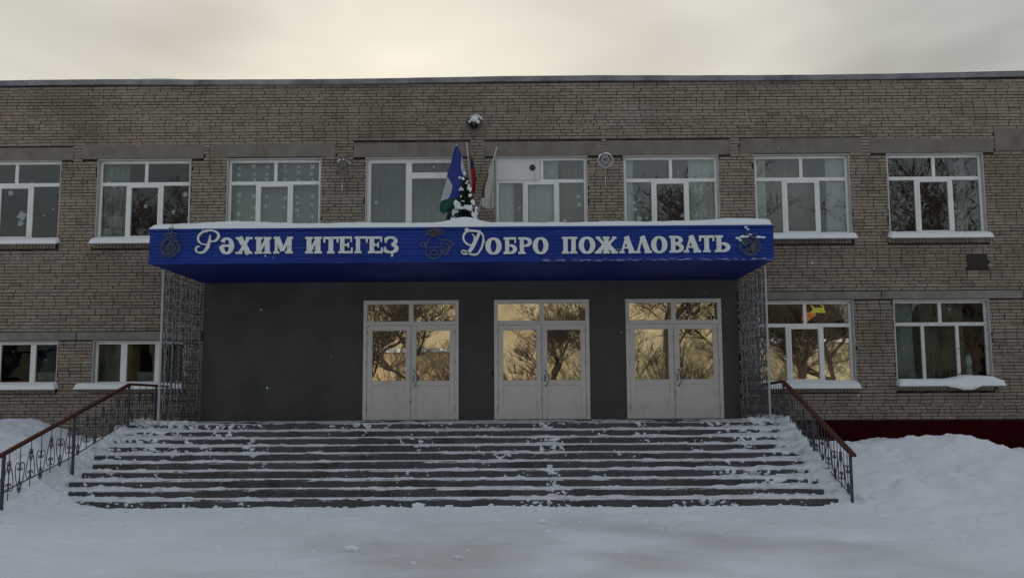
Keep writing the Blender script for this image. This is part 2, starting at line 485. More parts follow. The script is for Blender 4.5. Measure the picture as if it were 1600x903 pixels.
ZTOP = 8.95
wall = wall_plate('brick_wall', XW0, XW1, -.3, ZTOP, .022, .40, holes, MORTAR, school)
LINT = [(-14.2, -10.23, 7.205, 7.50), (-10.01, -7.23, 7.22, 7.55), (-6.98, -4.21, 7.24, 7.55), (-3.79, -1.13, 7.22, 7.555), (-.80, 1.86, 7.22, 7.555),
        (1.97, 4.79, 7.22, 7.56), (5.02, 7.77, 7.235, 7.59), (7.97, 10.755, 7.225, 7.55), (10.80, 13.6, 7.25, 7.76)]
BANDS = [(-16, -11.72, 3.085, 3.26), (-11.70, -9.97, 3.085, 3.265), (-9.95, -7.145, 3.085, 3.262), (4.87, 8.05, 3.895, 4.065), (8.07, 11.2, 3.895, 4.072), (11.22, 15, 3.89, 4.07)]
GREY = (-7.11, 4.84, 1.20, 4.36)
PL = (4.84, 15.0, -.2, 1.20)
PLL = (-16.0, -7.11, -.2, .72)
VENT = (10.0, 10.47, 4.56, 4.90)
SOLD = []
for i, (a, b) in enumerate(WIN_U):
    if i in (0, 1, 6, 7): SOLD.append((a - .02, b + .02, ZU0 - .20, ZU0 - .075))
for (a, b, c, d) in WIN_L + WIN_R: SOLD.append((a - .02, b + .02, c - .20, c - .075))
REM = [(a, b, c - .075, c) for (a, b, c, d) in holes[:8] + WIN_L + WIN_R]
excl = holes + LINT + BANDS + [GREY, PL, PLL, VENT] + SOLD + REM


def brick_faces(x0, x1, z0, z1, yf, j):
    jj = lambda s=.0025: random.uniform(-s, s)
    c = random.uniform(.002, .005)
    k = [random.uniform(.008, .02) if random.random() < .06 else 0 for _ in range(4)]
    V = [(x0, .04, z0), (x1, .04, z0), (x1, .04, z1), (x0, .04, z1),
         (x0 + jj(), yf + c, z0 + jj()), (x1 + jj(), yf + c, z0 + jj()), (x1 + jj(), yf + c, z1 + jj()), (x0 + jj(), yf + c, z1 + jj()),
         (x0 + c + k[0], yf + jj(.0015), z0 + c + k[0] * .5), (x1 - c - k[1], yf + jj(.0015), z0 + c + k[1] * .5), (x1 - c - k[2], yf + jj(.0015), z1 - c - k[2] * .5), (x0 + c + k[3], yf + jj(.0015), z1 - c - k[3] * .5)]
    F = [(8, 9, 10, 11), (4, 5, 9, 8), (5, 6, 10, 9), (6, 7, 11, 10), (7, 4, 8, 11), (0, 1, 5, 4), (1, 2, 6, 5), (2, 3, 7, 6), (3, 0, 4, 7)]
    return V, F


bricks = []
zc = .72
course = 0
while zc < ZTOP - .02:
    zt = min(zc + random.uniform(.057, .064), ZTOP - .002)
    header = course % 6 == 3 and random.random() < .7
    x = XW0 + random.uniform(-.025, .025) + (.131 if course % 2 else 0)
    wob = random.uniform(-.002, .002)
    jt = .0125
    while x < XW1:
        if header: l = .118 if random.random() < .85 else .25
        else: l = .25 if random.random() < .97 else .12
        e_ = random.uniform(-.006, .004); l += e_
        segs = [(x, x + l)]
        zz0, zz1 = zc + wob, zt + wob
        for h in excl:
            if h[3] <= zz0 + .008 or h[2] >= zz1 - .008: continue
            ns = []
            for s in segs:
                if h[1] <= s[0] or h[0] >= s[1]: ns.append(s); continue
                if s[0] < h[0]: ns.append((s[0], h[0] - .003))
                if s[1] > h[1]: ns.append((h[1] + .003, s[1]))
            segs = ns
        # keep clear of an opening that only grazes the course
        for s in segs:
            if s[1] - s[0] > .035 and s[0] > XW0 and s[1] < XW1:
                bricks.append((s[0], s[1], zz0, zz1, -.003 + random.uniform(-.005, .004)))
        x += l - e_ + jt + random.uniform(-.001, .001)
    zc += .0735 + random.uniform(-.0015, .0015)
    course += 1
for (a, b, c, d) in SOLD:
    x = a
    while x + .066 <= b:
        bricks.append((x, x + .062 + random.uniform(-.004, .002), c, d - .003, random.uniform(-.006, .004)))
        x += .0745


def unseen(b):
    x, z = (b[0] + b[1]) / 2, (b[2] + b[3]) / 2
    if x < -12.0 or x > 11.3: return True
    if -8.4 < x < 5.6 and z < 5.6: return True
    if z < 1.5 or (x > 4 and z < 1.4) or (x < -7.6 and z < 2.1): return True
    return False


def bsize(b):
    x, z = (b[0] + b[1]) / 2, (b[2] + b[3]) / 2
    d2 = x * x + 21.2 ** 2 + (z - 1.77) ** 2
    return (b[1] - b[0]) * (b[3] - b[2]) / d2 ** 1.5


bricks.sort(key=lambda b: (unseen(b), -bsize(b)))
variants = []
for k in range(24):
    V, F = brick_faces(-.125, .125, -.033, .033, 0, 0)
    q = MB(); q.add(V, F, 0, .04 + .92 * (k * .618 % 1))
    me = q.mesh('brick', BRICK)
    a = me.attributes.new('tint', 'FLOAT', 'FACE'); a.data.foreach_set('value', q.t)
    variants.append(me)
for b in bricks[:300]:
    o = bpy.data.objects.new('brick', random.choice(variants)); COL.objects.link(o); o.parent = wall
    o.location = ((b[0] + b[1]) / 2, b[4], (b[2] + b[3]) / 2)
    o.scale = ((b[1] - b[0]) / .25, 1, (b[3] - b[2]) / .066)
q = MB()
for b in bricks[300:]:
    V, F = brick_faces(*b, 0); q.add(V, F, 0, random.random())
tag(q.build('brick_courses', BRICK, wall, tint=True), kind='stuff')

for (a, b, c, d) in LINT:
    q = MB(); q.bbox((a, -.008 + random.uniform(-.004, .002), c), (b, .06, d), .006); q.build('lintel', CONC, school)
for (a, b, c, d) in BANDS:
    q = MB(); q.bbox((a, -.02 + random.uniform(-.004, .004), c), (b, .06, d), .005); q.build('concrete_band', CONC2, school)
gh = [h for h in holes if h[3] < 4 and GREY[0] < h[0] < GREY[1] and h[2] < 1.3]
wall_plate('grey_entrance_wall', GREY[0], GREY[1], GREY[2], GREY[3], -.022, .03, gh, PLASTER, school)
q = MB(); q.box((PL[0], -.035, PL[2]), (PL[1], .03, PL[3])); pl = q.build('red_plinth', PLINTH, school)
q = MB(); q.box((PLL[0], -.035, PLL[2]), (PLL[1], .03, PLL[3])); q.build('red_plinth', PLINTH, school)
# vent hole with slats
vt = MB()
a, b, c, d = VENT
vt.box((a, .008, c), (b, .02, d)); vent = vt.build('wall_vent', BLACK, school)
for k in range(4):
    q = MB(); z = c + .04 + k * .075
    q.add([(a + .02, .004, z), (b - .02, .004, z), (b - .02, .016, z + .03), (a + .02, .016, z + .03)], [(0, 1, 2, 3)])
    q.add([(a + .02, .001, z - .004), (b - .02, .001, z - .004), (b - .02, .004, z), (a + .02, .004, z)], [(0, 1, 2, 3)])
    q.build('slat', HORNIN, vent)
# coping: overlapping bent metal sheets along the parapet, slightly uneven
x = XW0
i = 0
while x < XW1:
    l = random.uniform(1.9, 2.6)
    z = 9.05 + random.uniform(-.003, .003)
    q = MB()
    n = 10
    ys = (-.10, -.105, .5)
    V = []
    for k in range(n + 1):
        xx = x + l * k / n; w = random.uniform(-.003, .003) + .028 * math.sin(xx * .55 + 1) + max(0, (xx - 4)) * .004
        V += [(xx, -.085 + w, z - .115 + w), (xx, -.10 + w, z + w), (xx, .5, z + .03 + w), (xx, .5, z - .1)]
    F = []
    for k in range(n):
        for j in range(3): F.append((k * 4 + j, k * 4 + 4 + j, k * 4 + 5 + j, k * 4 + 1 + j))
        F.append((k * 4 + 3, k * 4 + 7, k * 4 + 4, k * 4))
    F += [(0, 1, 2, 3), (n * 4 + 3, n * 4 + 2, n * 4 + 1, n * 4)]
    q.add(V, F); q.build('coping_sheet', COPING, school)
    x += l + .004; i += 1
# roof, back and inside
q = MB(); q.box((XW0, .41, 8.45), (XW1, 12, 8.70)); q.build('roof', CONC, school)
q = MB(); q.box((XW0, 11.8, 0), (XW1, 12.1, 8.44)); q.box((XW0, .41, 0), (XW0 + .3, 11.79, 8.44)); q.box((XW1 - .3, .41, 0), (XW1, 11.79, 8.44)); q.build('rear_wall', MORTAR, school)
q = MB(); q.box((XW0 + .31, .41, 4.35), (XW1 - .31, 11.79, 4.60)); q.box((XW0 + .31, .41, 1.0), (XW1 - .31, 11.79, 1.22)); q.build('floor_slab', INF, school)
q = MB(); q.box((XW0 + .31, 4.4, 1.23), (XW1 - .31, 4.55, 4.34)); q.box((XW0 + .31, 4.8, 4.61), (XW1 - .31, 4.95, 8.44))
for x in (-10.2, -4.0, 1.9, 7.9): q.box((x - .06, .41, 4.61), (x + .06, 4.79, 8.44))
for x in (-7.3, 5.0, 7.9): q.box((x - .06, .41, 1.23), (x + .06, 4.39, 4.34))
q.build('interior_wall', INW, school)


# ------------------------------------------------------------------ windows
def pane(x0, x1, z0, z1, y, parent, m=None, name='pane'):
    q = MB(); q.box((x0, y, z0), (x1, y + .006, z1)); return q.build(name, m or GLASS, parent)


def bars(name, L_, m, parent, y0, y1, c=.006):
    q = MB()
    for (a, b, d, e) in L_: q.bbox((a, y0, d), (b, y1, e), c)
    return q.build(name, m, parent)


def reveal_and_sill(x0, x1, z0, z1, w, sill=True):
    q = MB(); t = .022
    q.box((x0 + .0005, .004, z0), (x0 + t, .16, z1 - t)); q.box((x1 - t, .004, z0), (x1 - .0005, .16, z1 - t)); q.box((x0 + .0005, .004, z1 - t + .001), (x1 - .0005, .16, z1 - .0005))
    q.build('reveal', REVEAL, w)
    if sill:
        q = MB()
        V = [(x0 - .04, -.15, z0 - .13), (x1 + .04, -.15, z0 - .13), (x1 + .04, -.15, z0 - .115), (x0 - .04, -.15, z0 - .115),
             (x0 + .001, .14, z0 - .03), (x1 - .001, .14, z0 - .03), (x1 - .001, .14, z0 - .002), (x0 + .001, .14, z0 - .002)]
        q.add(V, [(0, 1, 2, 3), (3, 2, 6, 7), (1, 0, 4, 5), (0, 3, 7, 4), (2, 1, 5, 6), (5, 4, 7, 6)])
        q.build('sill', METAL, w)


Y0, Y1 = .115, .175


def window5(x0, x1, z0, z1, label=None, fm=None, gm=None, panel=False, sash=True):
    fm = fm or PVC
    W = x1 - x0; x0i, x1i = x0 + .022, x1 - .022; f = .055
    H = z1 - z0
    zt = z0 + H * .70
    t = .04
    xm = x0 + W * .505
    xa, xb = x0 + W * .315, x0 + W * .675
    zi1 = z1 - .022
    L_ = [(x0i, x0i + f, z0, zi1), (x1i - f, x1i, z0, zi1), (x0i + f, x1i - f, z0, z0 + f), (x0i + f, x1i - f, zi1 - f, zi1), (x0i + f, x1i - f, zt - t, zt + t),
          (xm - .036, xm + .036, zt + t, zi1 - f), (xa - .036, xa + .036, z0 + f, zt - t), (xb - .036, xb + .036, z0 + f, zt - t)]
    w = bars('window', L_, fm, school, Y0, Y1)
    if label: w['label'] = label
    gy = .15
    if panel:
        q = MB(); q.bbox((x0i - .015, Y0 - .03, zt + t - .02), (xm - .045, Y0 - .004, zi1 + .0), .004); q.build('sheet_panel', PANELW, w)
        pane(xm + .037, x1i - f - .001, zt + t + .001, zi1 - f - .001, gy, w, gm)
    else:
        pane(x0i + f + .001, xm - .037, zt + t + .001, zi1 - f - .001, gy, w, gm)
        pane(xm + .037, x1i - f - .001, zt + t + .001, zi1 - f - .001, gy, w, gm)
    pane(x0i + f + .001, xa - .037, z0 + f + .001, zt - t - .001, gy, w, gm)
    pane(xb + .037, x1i - f - .001, z0 + f + .001, zt - t - .001, gy, w, gm)
    if sash:
        s = .055; e = .012
        a, b, c, d = xa + .036 - e, xb - .036 + e, z0 + f - e, zt - t + e
        bars('sash', [(a, a + s, c, d), (b - s, b, c, d), (a + s, b - s, c, c + s), (a + s, b - s, d - s, d)], fm, w, Y0 - .014, Y1 - .02)
        pane(a + s + .001, b - s - .001, c + s + .001, d - s - .001, gy - .002, w, gm)
    else:
        pane(xa + .037, xb - .037, z0 + f + .001, zt - t - .001, gy, w, gm)
    reveal_and_sill(x0, x1, z0, z1, w)
    return w


def star(cx, cz, r, y, parent, name='paper_star', m=None, n=5, inner=.45, rot=0.0):
    q = MB(); V = []
    for k in range(2 * n):
        a = rot + math.pi / 2 + math.pi * k / n; rr = r if k % 2 == 0 else r * inner
        V.append((cx + rr * math.cos(a), cz + rr * math.sin(a)))
    P = [(v[0], y, v[1]) for v in V] + [(v[0], y + .003, v[1]) for v in V]
    N_ = 2 * n
    q.add(P, [tuple(range(N_)), tuple(range(2 * N_ - 1, N_ - 1, -1))] + [(k, N_ + k, N_ + (k + 1) % N_, (k + 1) % N_) for k in range(N_)])
    return q.build(name, m or PAPER, parent)


wins = []
for i, (a, b) in enumerate(WIN_U):
    if i == 3: continue
    w = window5(a, b, ZU0, ZU1, panel=(i == 4), label='window with a white sheet panel in its upper left light' if i == 4 else None)
    wins.append(w)
W = {0: wins[0], 1: wins[1], 2: wins[2], 4: wins[3], 5: wins[4], 6: wins[5], 7: wins[6]}
# balcony window above the canopy
a, b = WIN_U[3]
x0i, x1i = a + .022, b - .022; zi1 = ZU1 - .022; xm = a + .98; z0 = 4.62
w = bars('balcony_window', [(x0i, x0i + .09, z0, zi1), (x1i - .07, x1i, z0, zi1), (x0i + .09, x1i - .07, zi1 - .09, zi1), (x0i + .09, x1i - .07, z0, z0 + .08),
                            (xm - .07, xm + .07, z0 + .08, zi1 - .09), (xm + .07, x1i - .07, 6.74, 6.88)], PVC, school, Y0, Y1)
w['label'] = 'balcony door and window behind the flags'
pane(x0i + .091, xm - .071, z0 + .081, zi1 - .091, .15, w)
pane(xm + .071, x1i - .071, 6.881, zi1 - .091, .15, w)
pane(xm + .071, x1i - .071, z0 + .081, 6.739, .15, w)
reveal_and_sill(a, b, 4.62, ZU1, w, False)
W[3] = w
wr = [window5(*WIN_R[0], gm=GLASSD), window5(*WIN_R[1], fm=OLDW, sash=False, label='old wooden window with flaking white paint')]
wl = []
for (a, b, c, d) in WIN_L:
    f = .055; x0i, x1i = a + .022, b - .022; zi = d - .022
    xa = a + .66 if a > -10 else a + 1.62; xb = a + 1.42 if a > -10 else a + .82
    xs = sorted((xa, xb))
    wdw = bars('window', [(x0i, x0i + f, c, zi), (x1i - f, x1i, c, zi), (x0i + f, x1i - f, c, c + f), (x0i + f, x1i - f, zi - f, zi), (xs[0] - .07, xs[0] + .07, c + f, zi - f), (xs[1] - .06, xs[1] + .06, c + f, zi - f)], PVC, school, Y0, Y1)
    pane(x0i + f + .001, xs[0] - .071, c + f + .001, zi - f - .001, .15, wdw)
    pane(xs[0] + .071, xs[1] - .061, c + f + .001, zi - f - .001, .15, wdw)
    pane(xs[1] + .061, x1i - f - .001, c + f + .001, zi - f - .001, .15, wdw)
    reveal_and_sill(a, b, c, d, wdw)
    wl.append(wdw)
# paper decorations stuck inside the panes
YP = .162
a, b = WIN_U[2]
for fx, rows in ((.11, (7.02, 6.87, 6.72, 6.40, 6.25, 5.95, 5.8)), (.27, (7.05, 6.88, 6.72, 6.38, 6.1, 5.86)), (.41, (7.06, 6.90, 6.76, 6.34, 6.12)), (.60, (7.06, 6.96, 6.74, 6.32, 6.1)), (.74, (7.05, 6.91, 6.74, 6.34, 6.2, 6.05, 5.9)), (.89, (7.06, 6.9, 6.72, 6.38, 6.15, 5.9))):
    for z in rows:
        star(a + fx * (b - a) + random.uniform(-.02, .02), z + random.uniform(-.02, .02), random.uniform(.045, .08), YP, W[2], m=random.choice((PAPER, PALEP, PALEP)), n=random.choice((4, 5, 6)), rot=random.random())


def flake(i, fx, z, r, n=8, m=None, par=None, xr=None):
    a, b = xr or WIN_U[i]
    star(a + fx * (b - a), z, r, YP, par or W[i], 'paper_snowflake', m or PAPER, n, .62, random.random())


flake(1, .92, 6.42, .07, 12); flake(1, .16, 6.62, .06, 5); flake(1, .10, 6.72, .045, 6, PALEP); flake(1, .5, 6.15, .06, 4, PALEP); flake(1, .62, 6.4, .03, 5, PALEP); flake(1, .80, 6.02, .05, 8, PALEP)
flake(0, .44, 6.48, .07, 9); flake(0, .57, 5.95, .13, 4); flake(0, .66, 6.72, .035, 5, PALEP); flake(0, .56, 5.78, .09, 5, PALEP); flake(0, .90, 6.1, .035, 5, PALEP); flake(0, .80, 5.95, .03, 5, PALEP)
for fx, z, r in ((.13, 6.0, .05), (.17, 6.22, .04), (.24, 6.08, .035), (.17, 5.78, .09), (.25, 5.80, .035), (.41, 6.1, .03), (.58, 6.15, .03), (.78, 6.18, .04), (.80, 6.03, .06), (.74, 5.85, .03), (.62, 5.85, .05)):
    flake(5, fx, z, r, random.choice((3, 5, 7)), random.choice((PAPER, PALEP, PALEP)))
for fx, z, r in ((.26, 6.05, .035), (.53, 6.1, .05), (.91, 6.12, .06), (.75, 5.75, .05), (.62, 6.85, .07), (.9, 6.3, .05)): flake(4, fx, z, r, random.choice((4, 5, 7)), PALEP)
flake(3, .75, 7.02, .035, 5, PALEP); flake(3, .11, 6.2, .05, 5, PALEP)
flake(7, .72, 5.9, .035, 6, PALEP); flake(7, .76, 5.9, .03, 5, PALEP)
# the orange and yellow paper shape in the ground-floor transom
q = MB()
q.ribbon(spline([(6.36, 3.42), (6.42, 3.52), (6.52, 3.56), (6.62, 3.60)]), [.14, .2, .14, .10], YP - .02, YP - .017)
q.ribbon(spline([(6.52, 3.60), (6.62, 3.66), (6.74, 3.66), (6.84, 3.62)]), [.05, .11, .12, .05], YP - .024, YP - .021, 1)
q.ribbon(spline([(6.60, 3.66), (6.56, 3.74), (6.52, 3.78)]), [.05, .04, .02], YP - .028, YP - .025, 1)
q.ribbon(spline([(6.76, 3.66), (6.80, 3.74), (6.74, 3.78)]), [.05, .04, .02], YP - .028, YP - .025, 1)
q.build('paper_bird', [ORANGE, YELLOW], wr[0])['label'] = 'orange and yellow paper figure on the upper right light'


# ------------------------------------------------------------------ curtains, shelves and plants behind the glass
def curtain(x0, x1, z0, z1, y, m, label, folds=9, amp=.03):
    n = max(12, int((x1 - x0) * 40)); u = np.linspace(0, 1, n)
    v = np.linspace(0, 1, 8)
    U, V = np.meshgrid(u, v, indexing='ij')
    X = x0 + (x1 - x0) * U + .01 * np.sin(V * 5 + U * 9)
    Y = y + amp * np.sin(U * folds * 2 * math.pi + .8 * np.sin(V * 3)) * (.6 + .4 * V)
    Z = z1 + (z0 - z1) * V
    o = gridmesh('curtain', X, Y, Z, m)
    md = o.modifiers.new('thickness', 'SOLIDIFY'); md.thickness = .004
    return tag(o, label, 'curtain', 'curtains hanging behind the school windows')


ZC0, ZC1 = ZU0 + .02, ZU1 + .12
WU = WIN_U
curtain(WU[1][0] - .1, WU[1][0] + .66, ZC0, ZC1, .27, GREENC, 'green-grey folded curtain at the left of the second upper window from the left', 6, .05)
curtain(WU[2][0] - .15, WU[2][1] + .15, ZC0, ZC1, .34, TULLEM, 'full-width pale tulle behind the star garlands of the upper window', 12)
curtain(WU[3][0] - .15, WU[3][1] + .15, ZC0 - .5, ZC1, .27, TULLEG, 'full-width grey tulle behind the balcony window beside the flags', 10)
curtain(WU[4][0] - .1, WU[4][0] + .42, ZC0, ZC1, .25, TULLE, 'narrow pale curtain strip behind the window with the white sheet panel', 4)
curtain(WU[4][0] + .70, WU[4][0] + 1.45, ZC0, ZC1, .32, TULLE, 'pale curtain behind the middle sash below the small black speaker', 5)
curtain(WU[4][0] + 1.5, WU[4][1] + .1, ZC0, ZC1, .42, BROWNC, 'dim brown curtain at the right of the window with the white sheet panel', 5)
curtain(WU[5][0] - .1, WU[5][0] + .26, ZC0, ZC1, .25, TULLE, 'narrow pale curtain at the left of the window right of the round wall ornament', 3)
curtain(WU[5][0] + 1.50, WU[5][1] + .1, ZC0, ZC1, .25, TULLE, 'wide pale curtain at the right of the window right of the round wall ornament', 6)
curtain(WU[6][0] - .1, WU[6][0] + .32, ZC0, ZC1, .25, TULLE, 'narrow pale curtain at the left of the upper window above the canopy end', 2, .015)
curtain(WU[6][0] + .36, WU[6][0] + 1.46, ZC0, ZC1, .8, BROWNC, 'dim brown curtain across the middle of the upper window above the canopy end', 7)
curtain(WU[6][0] + 1.68, WU[6][1] + .1, ZC0, ZC1, .25, TULLE, 'smooth pale blind at the right of the upper window above the canopy end', 2, .01)
curtain(WU[7][0] + 1.66, WU[7][0] + 1.90, ZC0, ZC1, .30, GREENC, 'narrow gathered pale curtain at the right of the last upper window', 3)
curtain(WU[7][0] - .1, WU[7][0] + .7, ZC0, ZC1, .9, BROWNC, 'dark brown curtain at the left of the last upper window', 6)
x = WIN_R[1][0]
curtain(x + .06, x + .52, 2.09, 4.0, .26, GREENC, 'grey tulle gathered at the left of the flaking ground-floor window', 4)
curtain(x + .70, x + 1.06, 2.09, 4.0, .32, BROWNC, 'dark folded curtain left of centre in the flaking ground-floor window', 4, .05)
curtain(x + 1.02, x + 1.68, 2.12, 4.0, .30, BROWNC, 'broad brown curtain in the middle of the flaking ground-floor window', 6, .045)
# ground-floor left rooms
t = empty('cupboard', (-8.97, .75, 1.222), 'ochre brown wooden cupboard behind the lower window nearest the steps', 'cupboard')
q = MB(); q.box((-.17, 0, 0), (.17, .5, 2.1)); q.build('body', OCHRE, t)
q = MB(); q.bbox((-.16, -.022, .1), (-.005, -.002, 2.02)); q.build('door', OCHRE, t); q = MB(); q.bbox((.005, -.022, .1), (.16, -.002, 2.02)); q.build('door', OCHRE, t)
t = empty('storage_box', (-8.45, .55, 1.222), 'cream low cabinet below the right panes of the lower window nearest the steps', 'cabinet')
q = MB(); q.box((-.33, 0, 0), (.33, .4, 1.13)); q.build('body', CREAM, t); q = MB(); q.box((-.35, -.02, 1.131), (.35, .42, 1.16)); q.build('top', CREAM, t)
t = empty('partition_board', (-9.36, .6, 1.222), 'pale grey board standing left of the ochre cupboard', 'board')
q = MB(); q.box((-.19, 0, 0), (.19, .03, 2.2)); q.build('panel', INW, t); q = MB(); q.box((-.20, -.012, 2.201), (.20, .042, 2.24)); q.build('top_rail', CREAM, t)
t = empty('cabinet', (-10.75, .6, 1.222), 'cream cabinet behind the right pane of the leftmost lower window', 'cabinet')
q = MB(); q.box((-.35, 0, 0), (.35, .4, 1.14)); q.build('body', CREAM, t); q = MB(); q.box((-.37, -.02, 1.141), (.37, .42, 1.165)); q.build('top', CREAM, t)
t = empty('notice_board', (-10.95, .9, 1.222), 'dark navy board standing behind the cream cabinet', 'board')
q = MB(); q.box((-.25, 0, .02), (.25, .04, 1.9)); q.build('panel', NAVY, t); q = MB(); q.box((-.27, -.01, 0), (-.251, .05, 1.92)); q.box((.251, -.01, 0), (.27, .05, 1.92)); q.build('frame', BLACK, t)
q = MB(); q.box((-12.5, .42, 2.08), (-11.3, .8, 2.20)); tag(q.build('red_cushion', REDP), 'red cloth lying on the inner sill of the leftmost lower window', 'cloth')
q = MB(); q.lathe([(.02, 0), (.07, .01), (.085, .12), (.06, .24), (.02, .30), (.001, .30)], 14, 'z', (9.97 + .17, .5, 2.38))
q.lathe([(.09, -.28), (.07, -.05), (.03, 0)], 14, 'z', (9.97 + .17, .5, 2.38))
tag(q.build('table_lamp', PAPER, smooth=True), 'small white shaded lamp inside the right pane of the flaking window', 'lamp')


def house_plant(x, z, y, s, label):
    t = empty('potted_plant', (x, y, z), label, 'plant', 'potted plants on inner window sills')
    q = MB(); q.lathe([(.001, 0), (.05, 0), (.07, .1), (.06, .1), (.055, .09), (.001, .09)], 12); q.build('pot', OCHRE, t)
    q = MB()
    for k in range(60):
        a = random.uniform(0, 6.28); rr = random.uniform(.02, .2) * s; h = .1 + random.uniform(.02, .42) * s
        c = Vector((rr * math.cos(a), rr * math.sin(a) * .5, h)); d = Vector((math.cos(a), math.sin(a), random.uniform(-.5, .8))).normalized() * .05; e = Vector((0, random.uniform(-1, 1), 1)).cross(d).normalized() * .02
        q.add([c - d, c + e, c + d, c - e], [(0, 1, 2, 3)])
        if k % 5 == 0: q.tube([(0, 0, .09), tuple(c * .6), tuple(c)], .003, 4)
    q.build('leaves', PLANT, t)
    return t


house_plant(-11.5, ZU0 + .01, .32, 1.1, 'bushy dark plant in the middle pane of the leftmost upper window')
house_plant(-10.9, ZU0 + .01, .32, 1.0, 'dark plant in the right pane of the leftmost upper window')
house_plant(3.5, ZU0 + .01, .32, .8, 'dark plant behind the middle sash right of the round wall ornament')
house_plant(1.1, ZU0 + .01, .32, .6, 'small plant at the right of the window with the white sheet panel')
q = MB(); q.box((XW0 + .4, .24, ZU0 - .03), (XW1 - .4, .41, ZU0 + .008)); 
ins = MB()
for (a, b) in WU:
    if (a, b) != WU[3]: ins.box((a + .01, .18, ZU0 - .03), (b - .01, .46, ZU0 + .008))
for (a, b, c, d) in WIN_L + WIN_R: ins.box((a + .01, .18, c - .03), (b - .01, .46, c + .008))
ins.build('inner_sill', PANELW, school)


# ------------------------------------------------------------------ doors
def double_door(x0, x1, label):
    W_ = x1 - x0; f = .085
    zt = DZ1 - .52
    y0, y1 = -.012, .06
    fr = bars('entrance_door', [(x0 + .003, x0 + f, DZ0, DZ1 - .003), (x1 - f, x1 - .003, DZ0, DZ1 - .003), (x0 + f, x1 - f, DZ1 - f, DZ1 - .003), (x0 + f, x1 - f, zt - .045, zt + .045),
                                ((x0 + x1) / 2 - .05, (x0 + x1) / 2 + .05, zt + .045, DZ1 - f)], DOORW, school, y0 - .03, y1)
    fr['label'] = label
    xm = (x0 + x1) / 2
    pane(x0 + f + .001, xm - .051, zt + .046, DZ1 - f - .001, .03, fr, GLASSD, 'transom_pane')
    pane(xm + .051, x1 - f - .001, zt + .046, DZ1 - f - .001, .03, fr, GLASSD, 'transom_pane')
    for s in (0, 1):
        a = x0 + f + .004 if s == 0 else xm + .004
        b = xm - .004 if s == 0 else x1 - f - .004
        c, d = DZ0 + .015, zt - .049
        st = .115; zm = c + .80
        yy = y0 - .002 * s
        leaf = bars('door_leaf', [(a, a + st, c, d), (b - st, b, c, d), (a + st, b - st, c, c + .13), (a + st, b - st, d - .11, d), (a + st, b - st, zm - .06, zm + .06)], DOORW, fr, yy, y1 - .01, .008)
        q = MB(); q.bbox((a + st + .001, yy + .018, c + .131), (b - st - .001, yy + .04, zm - .061), .002)
        q.box((a + st + .03, yy + .010, c + .16), (b - st - .03, yy + .0175, zm - .09)); q.build('lower_panel', DOORW, leaf) if False else q.build('lower_panel', DOORW, fr)
        pane(a + st + .001, b - st - .001, zm + .061, d - .111, .02, fr, GLASSD)
        hx = a - .01 if s == 0 else b + .01
        for hz in (c + .2, c + 1.2, d - .2):
            q = MB(); q.tube([(hx, yy - .024, hz), (hx, yy - .024, hz + .11)], .016, 8); q.build('hinge', OLDW, fr)
    hx = xm + .075
    q = MB(); q.tube(spline([(hx, -.012, 2.02), (hx, -.06, 2.0), (hx + .05, -.085, 2.08), (hx + .085, -.09, 2.18), (hx + .05, -.085, 2.28), (hx, -.06, 2.36), (hx, -.012, 2.34)], 5), .012, 8)
    q.bbox((hx - .03, -.026, 2.10), (hx + .01, -.0135, 2.26)); q.build('handle', METAL, fr, smooth=False)
    q = MB(); q.bbox((x0 + .01, -.09, DZ0 - .006), (x1 - .01, -.043, DZ0 + .02), .004); q.build('threshold', METAL, fr)
    q = MB(); q.bbox((xm - .022, -.028, DZ0 + .4), (xm + .018, -.0142, zt - .3), .004); q.build('astragal', OLDW, fr)
    return fr


double_door(*DOORS[0], 'left double door with old hinges on both sides')
double_door(*DOORS[1], 'middle double door next to the small black call box')
double_door(*DOORS[2], 'right double door nearest the right railing')
q = MB(); q.bbox((-.655, -.05, 2.22), (-.605, -.0225, 2.36), .006); tag(q.build('call_box', BLACK), 'small black call box on the grey wall left of the middle door', 'intercom')

# ================================================================== CANOPY
canopy = empty('entrance_canopy', (-1.145, 0, 4.34), 'long blue boarded entrance canopy with white raised lettering', 'canopy')
CX = 1.145


def cp(q, name, m, **k):
    o = q.build(name, m, canopy, **k); o.location = (CX, 0, -4.34); return o


cx0, cx1, cy, cz0, cz1 = -7.17, 4.87, -3.11, 4.345, 5.03
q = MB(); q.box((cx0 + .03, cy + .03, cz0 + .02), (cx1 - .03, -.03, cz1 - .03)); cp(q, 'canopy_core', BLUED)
n = 8; h = (cz1 - .05 - (cz0 + .045)) / n
for k in range(n):
    for (xa_, xb_) in ((cx0, -1.205), (-1.200, cx1)):
        q = MB(); z = cz0 + .045 + k * h; dy = random.uniform(-.003, .003)
        xs = np.linspace(xa_, xb_, 15)
        V = []; F = []
        for x in xs:
            w = .0035 * math.sin(x * 1.3 + k * 2) + dy + random.uniform(-.001, .001)
            V += [(x, cy + .02, z + .001), (x, cy - .001 + w, z + .003), (x, cy - .004 + w, z + h * .5), (x, cy - .001 + w, z + h - .003), (x, cy + .02, z + h - .001)]
        for i in range(14):
            for j in range(4): F.append((i * 5 + j, i * 5 + 5 + j, i * 5 + 6 + j, i * 5 + 1 + j))
        F += [(0, 1, 2, 3, 4), (74, 73, 72, 71, 70)]
        q.add(V, F); cp(q, 'fascia_board', BLUE)
q = MB(); q.bbox((cx0 - .012, cy - .028, cz0), (.40, cy + .02, cz0 + .044), .006); cp(q, 'bottom_trim', BLUE)
